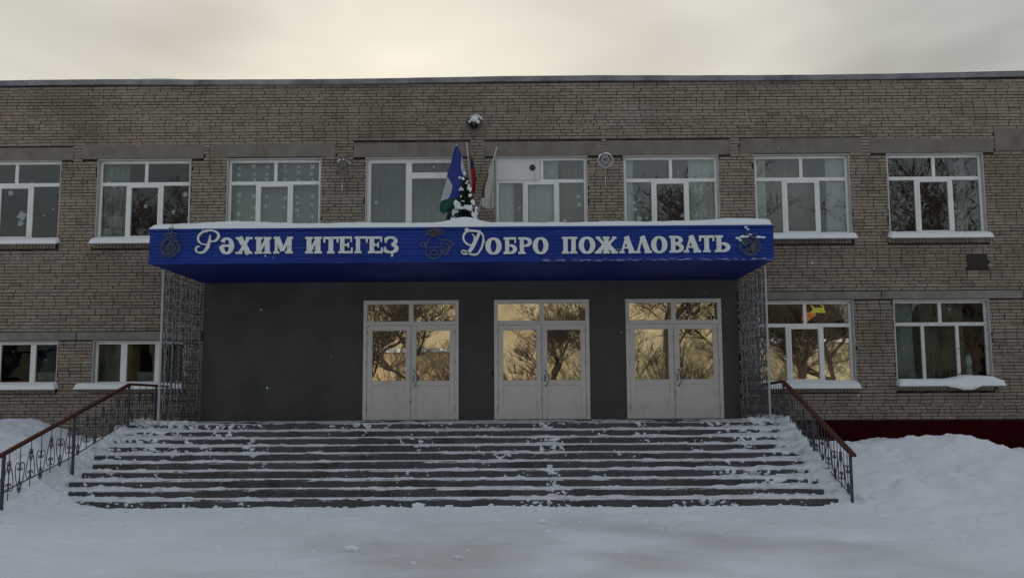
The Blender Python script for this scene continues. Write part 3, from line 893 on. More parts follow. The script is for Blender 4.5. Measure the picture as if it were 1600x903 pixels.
q = MB(); q.bbox((.404, cy - .028, cz0 + .002), (cx1 + .012, cy + .02, cz0 + .046), .006); cp(q, 'bottom_trim', BLUEC)['label'] = 'chipped right half of the bottom trim'
q = MB(); q.bbox((cx0 - .015, cy - .035, cz1 - .048), (cx1 + .015, cy + .02, cz1), .005); cp(q, 'top_flashing', BLUE)
for sx, (a, b) in enumerate(((cx0, cx0 + .028), (cx1 - .028, cx1))):
    for k in range(n):
        q = MB(); z = cz0 + .045 + k * h; q.box((a - .001 * k, cy + .021, z + .003), (b, -.03, z + h - .003)); cp(q, 'side_board', BLUE)
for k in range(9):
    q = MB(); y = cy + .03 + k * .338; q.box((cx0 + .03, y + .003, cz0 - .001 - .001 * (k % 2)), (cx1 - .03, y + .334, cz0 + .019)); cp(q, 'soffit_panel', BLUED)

# lettering -------------------------------------------------------------
YF = cy - .055


class Gl:
    def __init__(s): s.p = []
    def line(s, a, b, w): s.p.append(('l', [a, b], [w, w])); return s
    def box(s, x0, x1, z0, z1): s.p.append(('l', [((x0 + x1) / 2, z0), ((x0 + x1) / 2, z1)], [x1 - x0] * 2)); return s
    def arc(s, cx, cz, rx, rz, a0, a1, ws, n=22):
        pts = [(cx + rx * math.cos(R(a0 + (a1 - a0) * k / n)), cz + rz * math.sin(R(a0 + (a1 - a0) * k / n))) for k in range(n + 1)]
        if ws is None or isinstance(ws, tuple):
            v, hh = ws or (.30, .11)
            ws = [v * abs(math.cos(R(a0 + (a1 - a0) * k / n))) ** 1.2 + hh * (1 - abs(math.cos(R(a0 + (a1 - a0) * k / n))) ** 1.2) for k in range(n + 1)]
        s.p.append(('l', pts, ws)); return s
    def stem(s, x, w=.30, top=True, bot=True, sw=.24):
        s.box(x - w / 2, x + w / 2, 0, 1)
        if bot: s.box(x - sw, x + sw, 0, .13)
        if top: s.box(x - sw, x + sw, .87, 1)
        return s


def glyph(c):
    g = Gl()
    if c == 'sch': g.arc(.46, .5, .33, .44, -180, 150, (.30, .13)); g.box(.12, .7, .44, .58)
    elif c == 'kha': g.line((.2, 1), (.8, 0), .32).line((.78, .98), (.22, .02), .17).box(.0, .42, .88, 1).box(.6, 1, .88, 1).box(0, .4, 0, .12).box(.55, 1, 0, .12)
    elif c == 'i': g.stem(.24).stem(.80).line((.30, .12), (.74, .88), .16)
    elif c == 'em': g.box(.08, .26, 0, 1).box(.84, 1.12, 0, 1).box(0, .36, 0, .13).box(.74, 1.2, 0, .13).line((.22, .98), (.58, .16), .28).line((.94, .98), (.60, .16), .15).box(.0, .34, .87, 1).box(.86, 1.2, .87, 1)
    elif c == 'te': g.stem(.5, top=False).box(0, 1, .86, 1).box(0, .12, .66, .9).box(.88, 1, .66, .9)
    elif c == 'ye': g.stem(.26, sw=.26).box(.26, .92, .87, 1).box(.26, .98, 0, .13).box(.3, .72, .44, .56).box(.82, .93, .68, .9).box(.87, .99, .1, .34).box(.64, .73, .34, .66)
    elif c == 'ghe': g.stem(.26, sw=.26).box(.26, .96, .87, 1).box(.85, .97, .64, .9)
    elif c == 'dhe':
        g.arc(.46, .73, .34, .21, 165, -80, (.25, .12)); g.arc(.46, .28, .40, .22, 80, -165, (.27, .12)); g.box(.5, .64, -.2, .06); g.box(.08, .2, .62, .84); g.box(.04, .16, .14, .38)
    elif c == 'o': g.arc(.5, .5, .345, .445, 0, 360, (.31, .12), 32)
    elif c == 'be': g.stem(.26, sw=.26).box(.26, .92, .87, 1).box(.80, .92, .66, .9); g.arc(.42, .29, .42, .225, 90, -90, (.26, .12))
    elif c == 'er': g.stem(.26, sw=.26); g.arc(.42, .71, .42, .225, 90, -90, (.26, .12))
    elif c == 'pe': g.stem(.24).stem(.78).box(.2, .8, .87, .999)
    elif c == 'zhe':
        g.stem(.72, sw=.22); g.line((.62, .5), (.22, .9), .17).line((.62, .52), (.18, .06), .26).line((.82, .5), (1.22, .9), .17).line((.82, .52), (1.26, .06), .26)
        g.box(.06, .34, .86, 1).box(1.1, 1.38, .86, 1).box(-.02, .4, 0, .12).box(1.04, 1.46, 0, .12)
    elif c in ('a', 'el'):
        g.line((.16, .02), (.48, 1), .13).line((.46, 1.0), (.84, .02), .31).box(0, .34, 0, .12).box(.6, 1.06, 0, .12)
        if c == 'a': g.box(.26, .68, .28, .38)
    elif c == 've': g.stem(.26, sw=.26); g.arc(.42, .745, .36, .19, 90, -90, (.24, .12)); g.arc(.42, .285, .42, .22, 90, -90, (.26, .12))
    elif c == 'soft': g.stem(.26, sw=.26); g.arc(.42, .29, .42, .225, 90, -90, (.26, .12))
    elif c == 'Rscript':
        g.p.append(('l', spline([(.62, .80), (.60, .55), (.52, .25), (.38, .06), (.18, .03), (.06, .14), (.10, .28), (.22, .30)], 6), [.03, .10, .14, .10, .06, .07, .06, .05]))
        g.p.append(('l', spline([(.52, .38), (.28, .42), (.14, .58), (.18, .80), (.38, .96), (.66, 1.0), (.90, .90), (.96, .72), (.84, .55), (.62, .50)], 6), [.03, .06, .07, .08, .07, .06, .09, .11, .08, .03]))
        g.p.append(('l', spline([(.30, 1.02), (.42, .95), (.55, .98)], 4), [.03, .06, .03]))
    elif c == 'Dscript':
        g.p.append(('l', spline([(.82, .90), (.66, .62), (.48, .30), (.30, .10), (.12, .06), (.03, .14), (.12, .20), (.30, .10), (.52, .03), (.72, .06), (.90, .30), (.98, .60), (.94, .82), (.80, .94)], 6), [.10, .15, .16, .13, .06, .05, .05, .06, .08, .08, .07, .08, .08, .07, .05]))
        g.p.append(('l', spline([(.62, .44), (.40, .40), (.18, .52), (.10, .72), (.20, .90), (.40, .97), (.86, .93)], 6), [.03, .07, .08, .08, .08, .09, .08]))
        g.p.append(('l', spline([(.48, .84), (.58, .74), (.56, .60)], 4), [.03, .06, .03]))
        g.p.append(('l', spline([(.16, .98), (.26, 1.03), (.34, .96)], 4), [.05, .10, .05]))
    return g.p


LET = [('Rscript', -6.28, -5.80, 4.545, 4.99), ('sch', -5.79, -5.50), ('kha', -5.48, -5.16), ('i', -5.11, -4.80), ('em', -4.75, -4.38),
       ('i', -4.14, -3.82), ('te', -3.79, -3.50), ('ye', -3.50, -3.22), ('ghe', -3.19, -2.93), ('ye', -2.93, -2.64), ('dhe', -2.63, -2.34),
       ('Dscript', -1.14, -.70, 4.47, 4.965), ('o', -.67, -.36), ('be', -.32, -.06), ('er', -.04, .23), ('o', .24, .54), ('pe', .80, 1.09), ('o', 1.12, 1.44), ('zhe', 1.43, 1.87),
       ('a', 1.90, 2.21), ('el', 2.20, 2.52), ('o', 2.51, 2.82), ('ve', 2.86, 3.14), ('a', 3.13, 3.46), ('te', 3.43, 3.72), ('soft', 3.73, 4.03)]
for it in LET:
    c, xa, xb = it[:3]
    ps = glyph(c)
    xs_ = [];
    for _, pts, ws in ps:
        for i, p in enumerate(pts): xs_.append(p[0])
    if c.endswith('script'): z0_, z1_ = it[3:]; lo, hi = 0, 1
    else:
        z0_ = 4.525 if xa < -2 else 4.485 + max(0, xa) * .003; z1_ = z0_ + .325; 
        lo = {'kha': 0, 'em': 0, 'te': 0, 'zhe': -.02, 'ye': 0, 'ghe': 0, 'dhe': 0, 'a': 0, 'el': 0}.get(c, 0); hi = {'em': 1.2, 'zhe': 1.46, 'a': 1.06, 'el': 1.06, 'i': 1.04, 'pe': 1.02}.get(c, 1)
    q = MB(); sx = (xb - xa) / (hi - lo); sz = z1_ - z0_
    dz = random.uniform(-.004, .004)
    for i, (_, pts, ws) in enumerate(ps):
        # scale widths with the local isotropic factor
        P = [(xa + (p[0] - lo) * sx, z0_ + dz + p[1] * sz) for p in pts]
        if len(pts) == 2 and pts[0][0] == pts[1][0]:
            wv = [w_ * sx for w_ in ws]
        else:
            wv = [w_ * (sx + sz) / 2 for w_ in ws]
        q.ribbon(P, wv, YF - .0012 * i, cy - .012)
    o = cp(q, 'letter', LETTER)
    if c.endswith('script'): o['label'] = 'large script initial letter'


# wire light figures on the fascia -------------------------------------------------
def wires(paths, m, y, r=.008):
    q = MB()
    for i, p in enumerate(paths):
        q.tube([(a, y - .001 * i, b) for a, b in p], r, 5)
    return q


def circ(cx, cz, rx, rz=None, a0=0, a1=360, n=24, jit=0):
    rz = rz or rx
    return [(cx + (rx + random.uniform(-jit, jit)) * math.cos(R(a0 + (a1 - a0) * k / n)), cz + (rz + random.uniform(-jit, jit)) * math.sin(R(a0 + (a1 - a0) * k / n))) for k in range(n + 1)]


def starp(cx, cz, r, n=5, rot=90):
    return [(cx + r * (1 if k % 2 == 0 else .42) * math.cos(R(rot + 180 * k / n)), cz + r * (1 if k % 2 == 0 else .42) * math.sin(R(rot + 180 * k / n))) for k in range(2 * n + 1)]


YW = cy - .075
q = wires([circ(-6.74, 4.66, .185, jit=.008), circ(-6.74, 4.66, .155, jit=.01), starp(-6.74, 4.65, .14), circ(-6.80, 4.90, .06, .03, jit=.004), circ(-6.68, 4.91, .06, .03, jit=.004), circ(-6.74, 4.99, .035, .06),
           spline([(-6.74, 4.86), (-6.72, 4.95), (-6.69, 5.04), (-6.72, 5.12)])], TINSEL, YW)
for k in range(16):
    a_ = random.uniform(0, 6.28); r_ = random.uniform(.03, .13); c_ = circ(-6.74 + r_ * math.cos(a_), 4.66 + r_ * math.sin(a_), random.uniform(.018, .04), n=9, jit=.004)
    q.tube([(a, YW - .012, b) for a, b in c_], .0045, 4)
cp(q, 'wire_bauble', TINSEL)['label'] = 'wire bauble figure with a star inside and a bow'
q = MB()
for k in range(60):
    t_ = random.uniform(0, 6.28); rr = .185 + random.uniform(-.025, .02); x, z = -6.74 + rr * math.cos(t_), 4.66 + rr * math.sin(t_)
    q.tube([(x, YW - .01, z), (x + random.uniform(-.02, .02), YW - .03, z + random.uniform(-.02, .02))], .004, 4)
cp(q, 'tinsel', TINSEL)['kind'] = 'stuff'
P2 = [circ(-1.66, 4.53, .15, .12, 180, 360), spline([(-1.81, 4.53), (-1.80, 4.70), (-1.72, 4.82)]), spline([(-1.51, 4.53), (-1.52, 4.72), (-1.56, 4.82)]), circ(-1.64, 4.90, .10, .055, jit=.015), circ(-1.60, 4.93, .13, .05, jit=.02), circ(-1.72, 4.91, .09, .05, jit=.02),
      circ(-1.66, 4.60, .10, .03, 0, 180), circ(-1.66, 4.52, .07, .05), spline([(-1.92, 4.66), (-1.86, 4.72), (-1.82, 4.66), (-1.88, 4.64), (-1.92, 4.68)]), spline([(-1.52, 4.66), (-1.44, 4.48), (-1.34, 4.62), (-1.29, 4.72)]),
      spline([(-1.50, 4.76), (-1.40, 4.76), (-1.30, 4.72), (-1.28, 4.66)]), spline([(-1.46, 4.62), (-1.40, 4.56), (-1.38, 4.66), (-1.45, 4.70)]), circ(-1.66, 4.45, .09, .05, 180, 360)]
cp(wires(P2, WIRE, YW, .009), 'wire_bell', TINSEL)['label'] = 'wire bell figure with a curled bow on top'
q = MB()
for k in range(90):
    x = -1.64 + random.gauss(0, .09); z = 4.92 + random.gauss(0, .035)
    q.tube([(x, YW - .01, z), (x + random.uniform(-.03, .03), YW - .035, z + random.uniform(-.02, .02))], .005, 4)
cp(q, 'tinsel', TINSEL)['kind'] = 'stuff'
P3 = [circ(4.40, 4.62, .20, .19, jit=.008), circ(4.40, 4.62, .17, .16, jit=.012), starp(4.40, 4.60, .13), circ(4.32, 4.80, .07, .035, jit=.006), circ(4.48, 4.81, .07, .035, jit=.006), spline([(4.38, 4.84), (4.36, 4.92), (4.30, 4.97)]), circ(4.38, 4.50, .05), circ(4.45, 4.56, .05)]
for k in range(18):
    a_ = random.uniform(0, 6.28); r_ = random.uniform(.03, .15); P3.append(circ(4.40 + r_ * math.cos(a_), 4.62 + r_ * math.sin(a_), random.uniform(.018, .04), n=9, jit=.004))
cp(wires(P3, TINSEL, YW, .007), 'wire_bauble', TINSEL)['label'] = 'snow-dusted wire bauble figure with a leaf on top'
q = MB()
for (x, z, a, b) in ((4.17, 4.76, .05, .022), (4.25, 4.79, .05, .025), (4.33, 4.79, .045, .02), (4.56, 4.78, .06, .022), (4.65, 4.77, .05, .018), (4.40, 4.83, .03, .015), (4.32, 4.97, .03, .02), (4.36, 4.93, .03, .015), (4.21, 4.72, .03, .02)):
    lump(q, (x, YW - .015, z), (a, .02, b), .4)
tag(q.build('bauble_snow', SNOWT, smooth=True), 'thin snow caught on the wire bauble at the canopy right end', 'snow')

# ================================================================== STEPS
T, RI, D0, PZ = .3666, .12546, 2.3524, 1.2546
SX0, SX1 = -7.85, 5.28
steps = empty('entrance_steps', (-1.28, -4, 0), 'ten wide dark concrete steps and landing dusted with snow', 'steps')


def sp(q, name, m, **k):
    o = q.build(name, m, steps, **k); o.location = (1.28, 4, 0); return o


q = MB(); q.bbox((SX0, -D0, -.2), (SX1, -.036, PZ), .008); sp(q, 'landing', STEP)
for k in range(1, 10):
    q = MB()
    y1 = -(D0 + (k - 1) * T); y0 = y1 - T; z = PZ - k * RI
    V = []; n = 60
    for i in range(n + 1):
        x = SX0 + (SX1 - SX0) * i / n; w = random.uniform(-.004, .004); c = random.uniform(.006, .02) if random.random() < .85 else .035
        V += [(x, y0 + w, -.2), (x, y0 + w, z - c), (x, y0 + w + c, z), (x, y1 - .001, z)]
    F = []
    for i in range(n):
        for j in range(3): F.append((i * 4 + j, i * 4 + 4 + j, i * 4 + 5 + j, i * 4 + 1 + j))
    F += [(0, 1, 2, 3), (n * 4 + 3, n * 4 + 2, n * 4 + 1, n * 4)]
    q.add(V, F); sp(q, 'step', STEP)

overlay(STEP, (.42, .43, .45), 26, .60, .70, 5, (1, 1, 1), amount=.55)
SNOWS = overlay(overlay(mat('dirty_step_snow', (.80, .82, .85), (.86, .88, .91), 3, .9, .01, 30, spec=.15), (.42, .42, .43), 6, .50, .66, 6, (.6, 1, 1), amount=.8), (.2, .2, .2), 22, .62, .7, 4, amount=.6)
# snow lying on the steps: a sheet that follows the stair profile, thick on treads, patchy on risers
prof = []   # (y, z, ny, nz, kind, v)   kind 0 tread, 1 riser
def seg(y0, z0, y1, z1, ny, nz, kind, n, skip_first=False):
    for i in range(n + 1):
        if skip_first and i == 0: continue
        t = i / n; prof.append((y0 + (y1 - y0) * t, z0 + (z1 - z0) * t, ny, nz, kind, t))
seg(-.05, PZ, -D0 + .03, PZ, 0, 1, 2, 26)
for k in range(10):
    y = -(D0 + k * T); z = PZ - k * RI
    prof.append((y, z, -.7, .7, 3, 1))
    seg(y, z - .012, y, z - RI + .012, -1, 0, 1, 5)
    if k < 9:
        prof.append((y - .012, z - RI, -.3, .9, 4, 0))
        seg(y - .03, z - RI, y - T + .02, z - RI, 0, 1, 0, 8)
    else: prof.append((y - .05, z - RI - .03, 0, 1, 4, 0))
prof = np.array(prof)
xs = np.arange(SX0 + .01, SX1 - .01, .02)
PX, PI_ = np.meshgrid(xs, np.arange(len(prof)), indexing='ij')
py, pz, ny, nz, kd, tv = [prof[PI_, j] for j in range(6)]
s = np.arange(len(prof))[PI_] * .045
clump = fbm(PX * 3.1, py * 7 + pz * 2, 3, 4)
fine = fbm(PX * 17, py * 22 + pz * 26, 9, 3)
big = fbm(PX * .55, py * .8, 21, 3)
worn = np.exp(-((PX + 2.2) / 2.6) ** 2) * .5 + .12 * np.exp(-((PX - 1.0) / .5) ** 2)      # the trodden way to the doors is barer
dens = big - .30 * worn
right = sm((PX - 2.6) / 2.4); left = sm((-6.2 - PX) / 1.2)
treads = -.010 + .034 * sm((clump + dens * .9 - .70) / .30) - .022 * worn + .034 * (fine - .5) + .022 * (fbm(PX * .9, py * 3.1, 55, 3) - .5) + .025 * (right + left)
treads = treads * np.where(kd == 0, 1 - .35 * tv, 1)
treads += .018 * (1 - tv) * (kd == 0)
col = fbm(PX * 2.2, py * 1.5, 33, 3)
risers = -.02 + .05 * sm((clump * .38 + fine * .72 + col * .46 + .15 * right + .12 * left - .16 * worn + .34 * (big - .5) - .885) / .14) + .012 * (fine - .5)
streak = np.exp(-((PX - .55 - .25 * (fbm(py * 1.5, py * 0, 77, 3) - .5)) / .22) ** 2) * sm((fbm(PX * 3, py * 3, 78, 2) - .35) / .2)                # knocked-off clumps below the middle door
risers += .05 * streak * (fine > .5); treads += .015 * streak
land = -.014 + .03 * sm((clump + big * .7 + .25 * right + .3 * left - .9) / .2) + .008 * (fine - .5)
t_ = np.where(kd == 1, risers, np.where(kd == 2, land, np.where(kd == 3, np.minimum(treads, .02) * .8 - .002, np.where(kd == 4, np.maximum(treads, .01) + .012, treads))))
# thick drifts hiding the stair ends
endL = sm((-7.62 - PX + .25 * (fbm(py * 2, py * 0 + 3, 5, 3) - .5) * 2) / .25); endR = sm((PX - 4.98 + .25 * (fbm(py * 2, py * 0 + 9, 6, 3) - .5) * 2) / .22)
t_ = t_ + (.10 * endL + .10 * endR) * (.6 + .8 * clump)
snow_steps = gridmesh('steps_snow', PX, py + ny * t_, pz + nz * t_, SNOWS)
tag(snow_steps, 'thin patchy snow lying on the treads and risers of the entrance steps', kind='stuff')


# ================================================================== GROUND
FEET = []
for path in range(6):
    px_, py_ = random.uniform(-7, 7), -12.5; tx_ = random.choice((-2.4, .4, 3.4)) + random.uniform(-1.2, 1.2)
    st_ = 0
    while py_ < -6.3:
        a_ = math.atan2(-6.0 - py_, tx_ - px_); px_ += .33 * math.cos(a_); py_ += .33 * math.sin(a_); st_ += 1
        sd_ = .09 * (1 if st_ % 2 else -1)
        FEET.append((px_ - sd_ * math.sin(a_), py_ + sd_ * math.cos(a_), a_ + random.uniform(-.2, .2), random.uniform(.010, .024)))
LUMPS = [(random.uniform(5.8, 11.5), random.uniform(-6.2, -1.0), random.uniform(.12, .38), random.uniform(.03, .09)) for _ in range(70)] + \
        [(random.uniform(-11.5, -7.9), random.uniform(-8.5, -1.5), random.uniform(.10, .30), random.uniform(.02, .06)) for _ in range(50)]
def gz(x, y):
    n1_ = fbm(x * .35, y * .35, 1, 3) - .5
    n2_ = fbm(x * 1.6, y * 1.6, 2, 4) - .5
    n3_ = fbm(x * 7, y * 7, 4, 3) - .5
    z = .05 * n1_ + .05 * n2_ + .026 * n3_ + .010 * (fbm(x * 15, y * 15, 14, 2) - .5)
    near = sm((y + 14) / 3)
    ft = np.maximum(0, fbm(x * 2.6, y * 3.2, 8, 2) - .62)          # trampled dents
    z = z - .22 * ft * near
    # left bank
    pl_ = np.interp(y, [-11.5, -9, -6.9, -5.6, -4.65, -2.4, 0], [0, .10, .36, .52, .70, 1.16, 1.20])
    wallL = np.interp(x, [-14, -12, -10.8, -10.2, -9.2, -8.2], [1.32, 1.34, 1.34, 1.16, .80, 1.0])
    pl_ = pl_ + (wallL - 1.2) * sm((y + 5.5) / 4.0) * sm((-7.9 - x) / .5)
    edge = np.where(y > -5.65, sm((-7.62 - x) / .22), sm((-6.6 - x + .3 * (y + 5.65)) / 1.6))
    z = z + (pl_ + .10 * n2_ + .05 * n3_) * edge
    # right bank
    pr = np.interp(y, [-9, -7.2, -6.2, -5.8, -4.0, -2.3, 0], [0, .03, .12, .20, .62, .92, .84])
    wallR = np.interp(x, [5, 6.4, 7.0, 8.3, 9.3, 10.4, 11.2, 15], [.86, .76, .70, .82, .60, .58, .46, .3])
    far = np.interp(y, [-8.8, -7, -5, -3, -1, 0], [0, .08, .34, .60, .72, .74]) * wallR / .74
    k = sm((x - 5.45) / .7)
    bank = pr * (1 - k) + far * k
    edge = np.where(y > -5.65, sm((x - 5.06) / .22), sm((x - 4.6) / 1.4))
    z = z + (bank + .16 * n2_ + .06 * n3_) * edge
    z = z + .27 * np.exp(-((x - 7.8) / 1.0) ** 2 - ((y + 2.6) / 1.2) ** 2) + .20 * np.exp(-((x - 9.6) / 1.5) ** 2 - ((y + 3.6) / 1.3) ** 2) + .12 * np.exp(-((x - 6.6) / .8) ** 2 - ((y + 3.2) / 1.0) ** 2)
    # snow swept against the lowest riser
    z = z + .035 * np.exp(-((y + 5.85) / .25) ** 2) * (x > SX0) * (x < SX1) * (.5 + fbm(x * 2, y * 0, 12, 3))
    for (fx_, fy_, fa_, fd_) in FEET:
        u_ = (x - fx_) * math.cos(fa_) + (y - fy_) * math.sin(fa_); v_ = -(x - fx_) * math.sin(fa_) + (y - fy_) * math.cos(fa_)
        q_ = (u_ / .13) ** 2 + (v_ / .055) ** 2
        z = z - fd_ * np.exp(-np.minimum(q_, 30) ** 1.5) + fd_ * .25 * np.exp(-np.minimum((np.sqrt(q_) - 1.5) ** 2 * 6, 30))
    for (fx_, fy_, fr_, fh_) in LUMPS:
        z = z + fh_ * np.exp(-np.minimum(((x - fx_) ** 2 + (y - fy_) ** 2) / fr_ ** 2, 30) ** 1.3)
    # stay below the concrete under the stair
    inside = (x > SX0 + .05) & (x < SX1 - .05) & (y > -5.6)
    edgeL = sm((-7.35 - x) / .2); edgeR = sm((x - 4.98) / .1)
    zin = np.where(x < 0, z, z)
    z = np.where(inside & (x > -7.3) & (x < 5.0), -.25, zin)
    z = np.where(y > .0, np.minimum(z, .2), z)
    return z


xs = np.concatenate([-np.geomspace(400, 14.5, 40), np.arange(-14.3, 13.3, .055), np.geomspace(13.5, 400, 40)])
ys = np.concatenate([-np.geomspace(500, 15, 50), np.arange(-14.8, .02, .055), np.array([.3, 2, 12, 40, 150, 500])])
GX, GY = np.meshgrid(xs, ys, indexing='ij')
GZ = gz(GX, GY)
GZ = np.where((GY > .02), -.3, GZ)
GM = overlay(mat('ground_snow', (.865, .872, .92), (.89, .897, .935), 1.1, .92, .028, 11, spec=.12, detail=8), (.74, .735, .73), .9, .50, .78, 8, (1, 1.2, 1), amount=.5)
# trodden strip in front of the steps: warmer, greyer packed snow
t = GM.node_tree; b_ = t.nodes['Principled BSDF']; src = b_.inputs['Base Color'].links[0].from_socket
ge = t.nodes.new('ShaderNodeNewGeometry'); sep = t.nodes.new('ShaderNodeSeparateXYZ'); t.links.new(ge.outputs['Position'], sep.inputs[0])
nn = t.nodes.new('ShaderNodeTexNoise'); nn.inputs['Scale'].default_value = .55; nn.inputs['Detail'].default_value = 5; t.links.new(ge.outputs['Position'], nn.inputs['Vector'])
m1 = t.nodes.new('ShaderNodeMapRange'); m1.inputs['From Min'].default_value = -6.3; m1.inputs['From Max'].default_value = -8.3; t.links.new(sep.outputs['Y'], m1.inputs[0])
m2 = t.nodes.new('ShaderNodeMapRange'); m2.inputs['From Min'].default_value = .36; m2.inputs['From Max'].default_value = .62; t.links.new(nn.outputs[0], m2.inputs[0])
ab = t.nodes.new('ShaderNodeMath'); ab.operation = 'SUBTRACT'; ab.inputs[1].default_value = .8; t.links.new(sep.outputs['X'], ab.inputs[0])
ab2 = t.nodes.new('ShaderNodeMath'); ab2.operation = 'ABSOLUTE'; t.links.new(ab.outputs[0], ab2.inputs[0])
m3 = t.nodes.new('ShaderNodeMapRange'); m3.inputs['From Min'].default_value = 5.5; m3.inputs['From Max'].default_value = 2.5; t.links.new(ab2.outputs[0], m3.inputs[0])
mm = t.nodes.new('ShaderNodeMath'); mm.operation = 'MULTIPLY'; t.links.new(m1.outputs[0], mm.inputs[0]); t.links.new(m2.outputs[0], mm.inputs[1])
mm2 = t.nodes.new('ShaderNodeMath'); mm2.operation = 'MULTIPLY'; t.links.new(mm.outputs[0], mm2.inputs[0]); t.links.new(m3.outputs[0], mm2.inputs[1])
mm3 = t.nodes.new('ShaderNodeMath'); mm3.operation = 'MULTIPLY'; mm3.inputs[1].default_value = .75; t.links.new(mm2.outputs[0], mm3.inputs[0])
xx = t.nodes.new('ShaderNodeMix'); xx.data_type = 'RGBA'; xx.inputs[7].default_value = (.56, .545, .52, 1)
t.links.new(src, xx.inputs[6]); t.links.new(mm3.outputs[0], xx.inputs[0]); t.links.new(xx.outputs[2], b_.inputs['Base Color'])
tag(gridmesh('ground', GX, GY, GZ, GM), 'trodden snow covered ground with banks beside the steps', kind='structure')

# loose clods of snow
q = MB()
def gz1(x, y): return float(gz(np.array([x]), np.array([y]))[0])
for k in range(520):
    r = random.random()
    if r < .25: x, y = random.gauss(-7.5, .22), random.uniform(-6.5, -.6)
    elif r < .4: x, y = random.gauss(5.15, .18), random.uniform(-6.5, -.6)
    elif r < .8: x, y = random.uniform(-8.5, 5.5), -5.75 - abs(random.gauss(0, .22))
    else: x, y = random.uniform(-11, 11), random.uniform(-11, -6)
    s_ = abs(random.gauss(0, .018)) + .010
    if SX0 < x < SX1 and y > -5.66:
        kk = min(9, max(0, int((-y - D0) / T) + 1)) if y < -D0 else 0
        z = max(PZ - kk * RI + .02, gz1(x, y))
    else: z = gz1(x, y)
    lump(q, (x, y, z + s_ * .3), (s_ * random.uniform(.8, 1.7), s_ * random.uniform(.8, 1.5), s_ * .75), .5, low=True)
for k in range(60):   # bigger clods at the landing ends
    x = random.choice((random.uniform(-7.8, -6.7), random.uniform(-7.8, -7.0), random.uniform(4.5, 5.2))); y = random.uniform(-2.3, -1.2); s_ = random.uniform(.025, .07)
    lump(q, (x, y, PZ + s_ * .4), (s_ * 1.3, s_, s_ * .8), .45)
tag(q.build('snow_clods', SNOWT), 'loose clods of snow on the banks and at the foot of the steps', kind='stuff')


# ------------------------------------------------------------------ snow on ledges
def ledge_snow(name, x0, x1, y0, y1, zb, th, seed, label, slope=0.0, lumpy=.35, rnd=.06, droop=None, mat_=SNOWT, nx=None, ny_=14):
    nx = nx or max(24, int((x1 - x0) / .045))
    u = np.linspace(0, 1, nx); v = np.linspace(0, 1, ny_)
    U, V_ = np.meshgrid(u, v, indexing='ij')
    X = x0 + (x1 - x0) * U; Y = y0 + (y1 - y0) * V_
    ex = np.minimum(X - x0, x1 - X) / rnd; ey = (Y - y0) / rnd
    prof_ = np.sqrt(np.clip(1 - (1 - np.clip(ex, 0, 1)) ** 2, 0, 1)) * np.sqrt(np.clip(1 - (1 - np.clip(ey, 0, 1)) ** 2, 0, 1))
    t = th * (1 - lumpy + 2 * lumpy * fbm(X * 1.1, Y * 2, seed, 4))
    if droop is not None: t = t + droop(X)
    zbase = zb + slope * (Y - y0)
    top = zbase + t * prof_
    bot = np.broadcast_to(zbase - .004, top.shape)
    Y = Y - .012 * (vnoise(X * 6, X * 0, seed + 3) - .3) * (V_ < .3)
    n_, m_ = X.shape
    q = MB()
    vt_ = np.stack([X, Y, top], -1).reshape(-1, 3); vb = np.stack([X, Y, bot], -1).reshape(-1, 3)
    idx = np.arange(n_ * m_).reshape(n_, m_); K = n_ * m_
    F = []
    for i in range(n_ - 1):
        for j in range(m_ - 1):
            F.append((idx[i, j], idx[i + 1, j], idx[i + 1, j + 1], idx[i, j + 1]))
        F.append((idx[i, 0] + K, idx[i + 1, 0] + K, idx[i + 1, 0], idx[i, 0]))
        F.append((idx[i, -1], idx[i + 1, -1], idx[i + 1, -1] + K, idx[i, -1] + K))
        F.append((idx[i, 0] + K, idx[i, -1] + K, idx[i + 1, -1] + K, idx[i + 1, 0] + K))
    for j in range(m_ - 1):
        F.append((idx[0, j], idx[0, j + 1], idx[0, j + 1] + K, idx[0, j] + K)); F.append((idx[-1, j] + K, idx[-1, j + 1] + K, idx[-1, j + 1], idx[-1, j]))
    F = [tuple(int(a) for a in f) for f in F]
    q.add(np.concatenate([vt_, vb]), F)
    return tag(q.build(name, mat_, smooth=True), label, 'snow', 'snow lying on the window sills' if name == 'sill_snow' else None)


sl = [(WU[0], ZU0, 'snow on the sill of the leftmost upper window'), (WU[1], ZU0, 'snow on the upper window sill just left of the canopy'), (WU[6], ZU0, 'snow on the upper window sill just right of the canopy'), (WU[7], ZU0, 'snow on the sill of the rightmost upper window')]
for i, ((a, b), z, lab) in enumerate(sl): ledge_snow('sill_snow', a - .06, b + .06, -.17, .10, z - .11, .095, 40 + i, lab, slope=.33, lumpy=.25, rnd=.035)
ledge_snow('sill_snow', WIN_L[0][0] - .05, WIN_L[0][1] + .06, -.18, .10, WIN_L[0][2] - .11, .10, 51, 'snow on the sill of the leftmost lower window', slope=.2, rnd=.05)
ledge_snow('sill_snow', WIN_L[1][0] - .32, WIN_L[1][1] + .04, -.18, .10, WIN_L[1][2] - .11, .10, 52, 'snow on the lower window sill behind the left railing', slope=.2, rnd=.06)
ledge_snow('sill_snow', WIN_R[0][0] - .04, WIN_R[0][1] + .05, -.18, .10, WIN_R[0][2] - .11, .09, 53, 'smooth snow on the lower window sill behind the right railing', slope=.33, lumpy=.15, rnd=.03)
ss = ledge_snow('sill_snow', WIN_R[1][0] - .03, WIN_R[1][1] + .17, -.22, .10, WIN_R[1][2] - .10, .12, 54, 'thick overhanging snow on the sill of the flaking lower window', slope=.1, lumpy=.3, rnd=.05,
                droop=lambda X: .07 * sm((X - 9.3) / .6) * sm((10.6 - X) / .3))
q = MB(); 
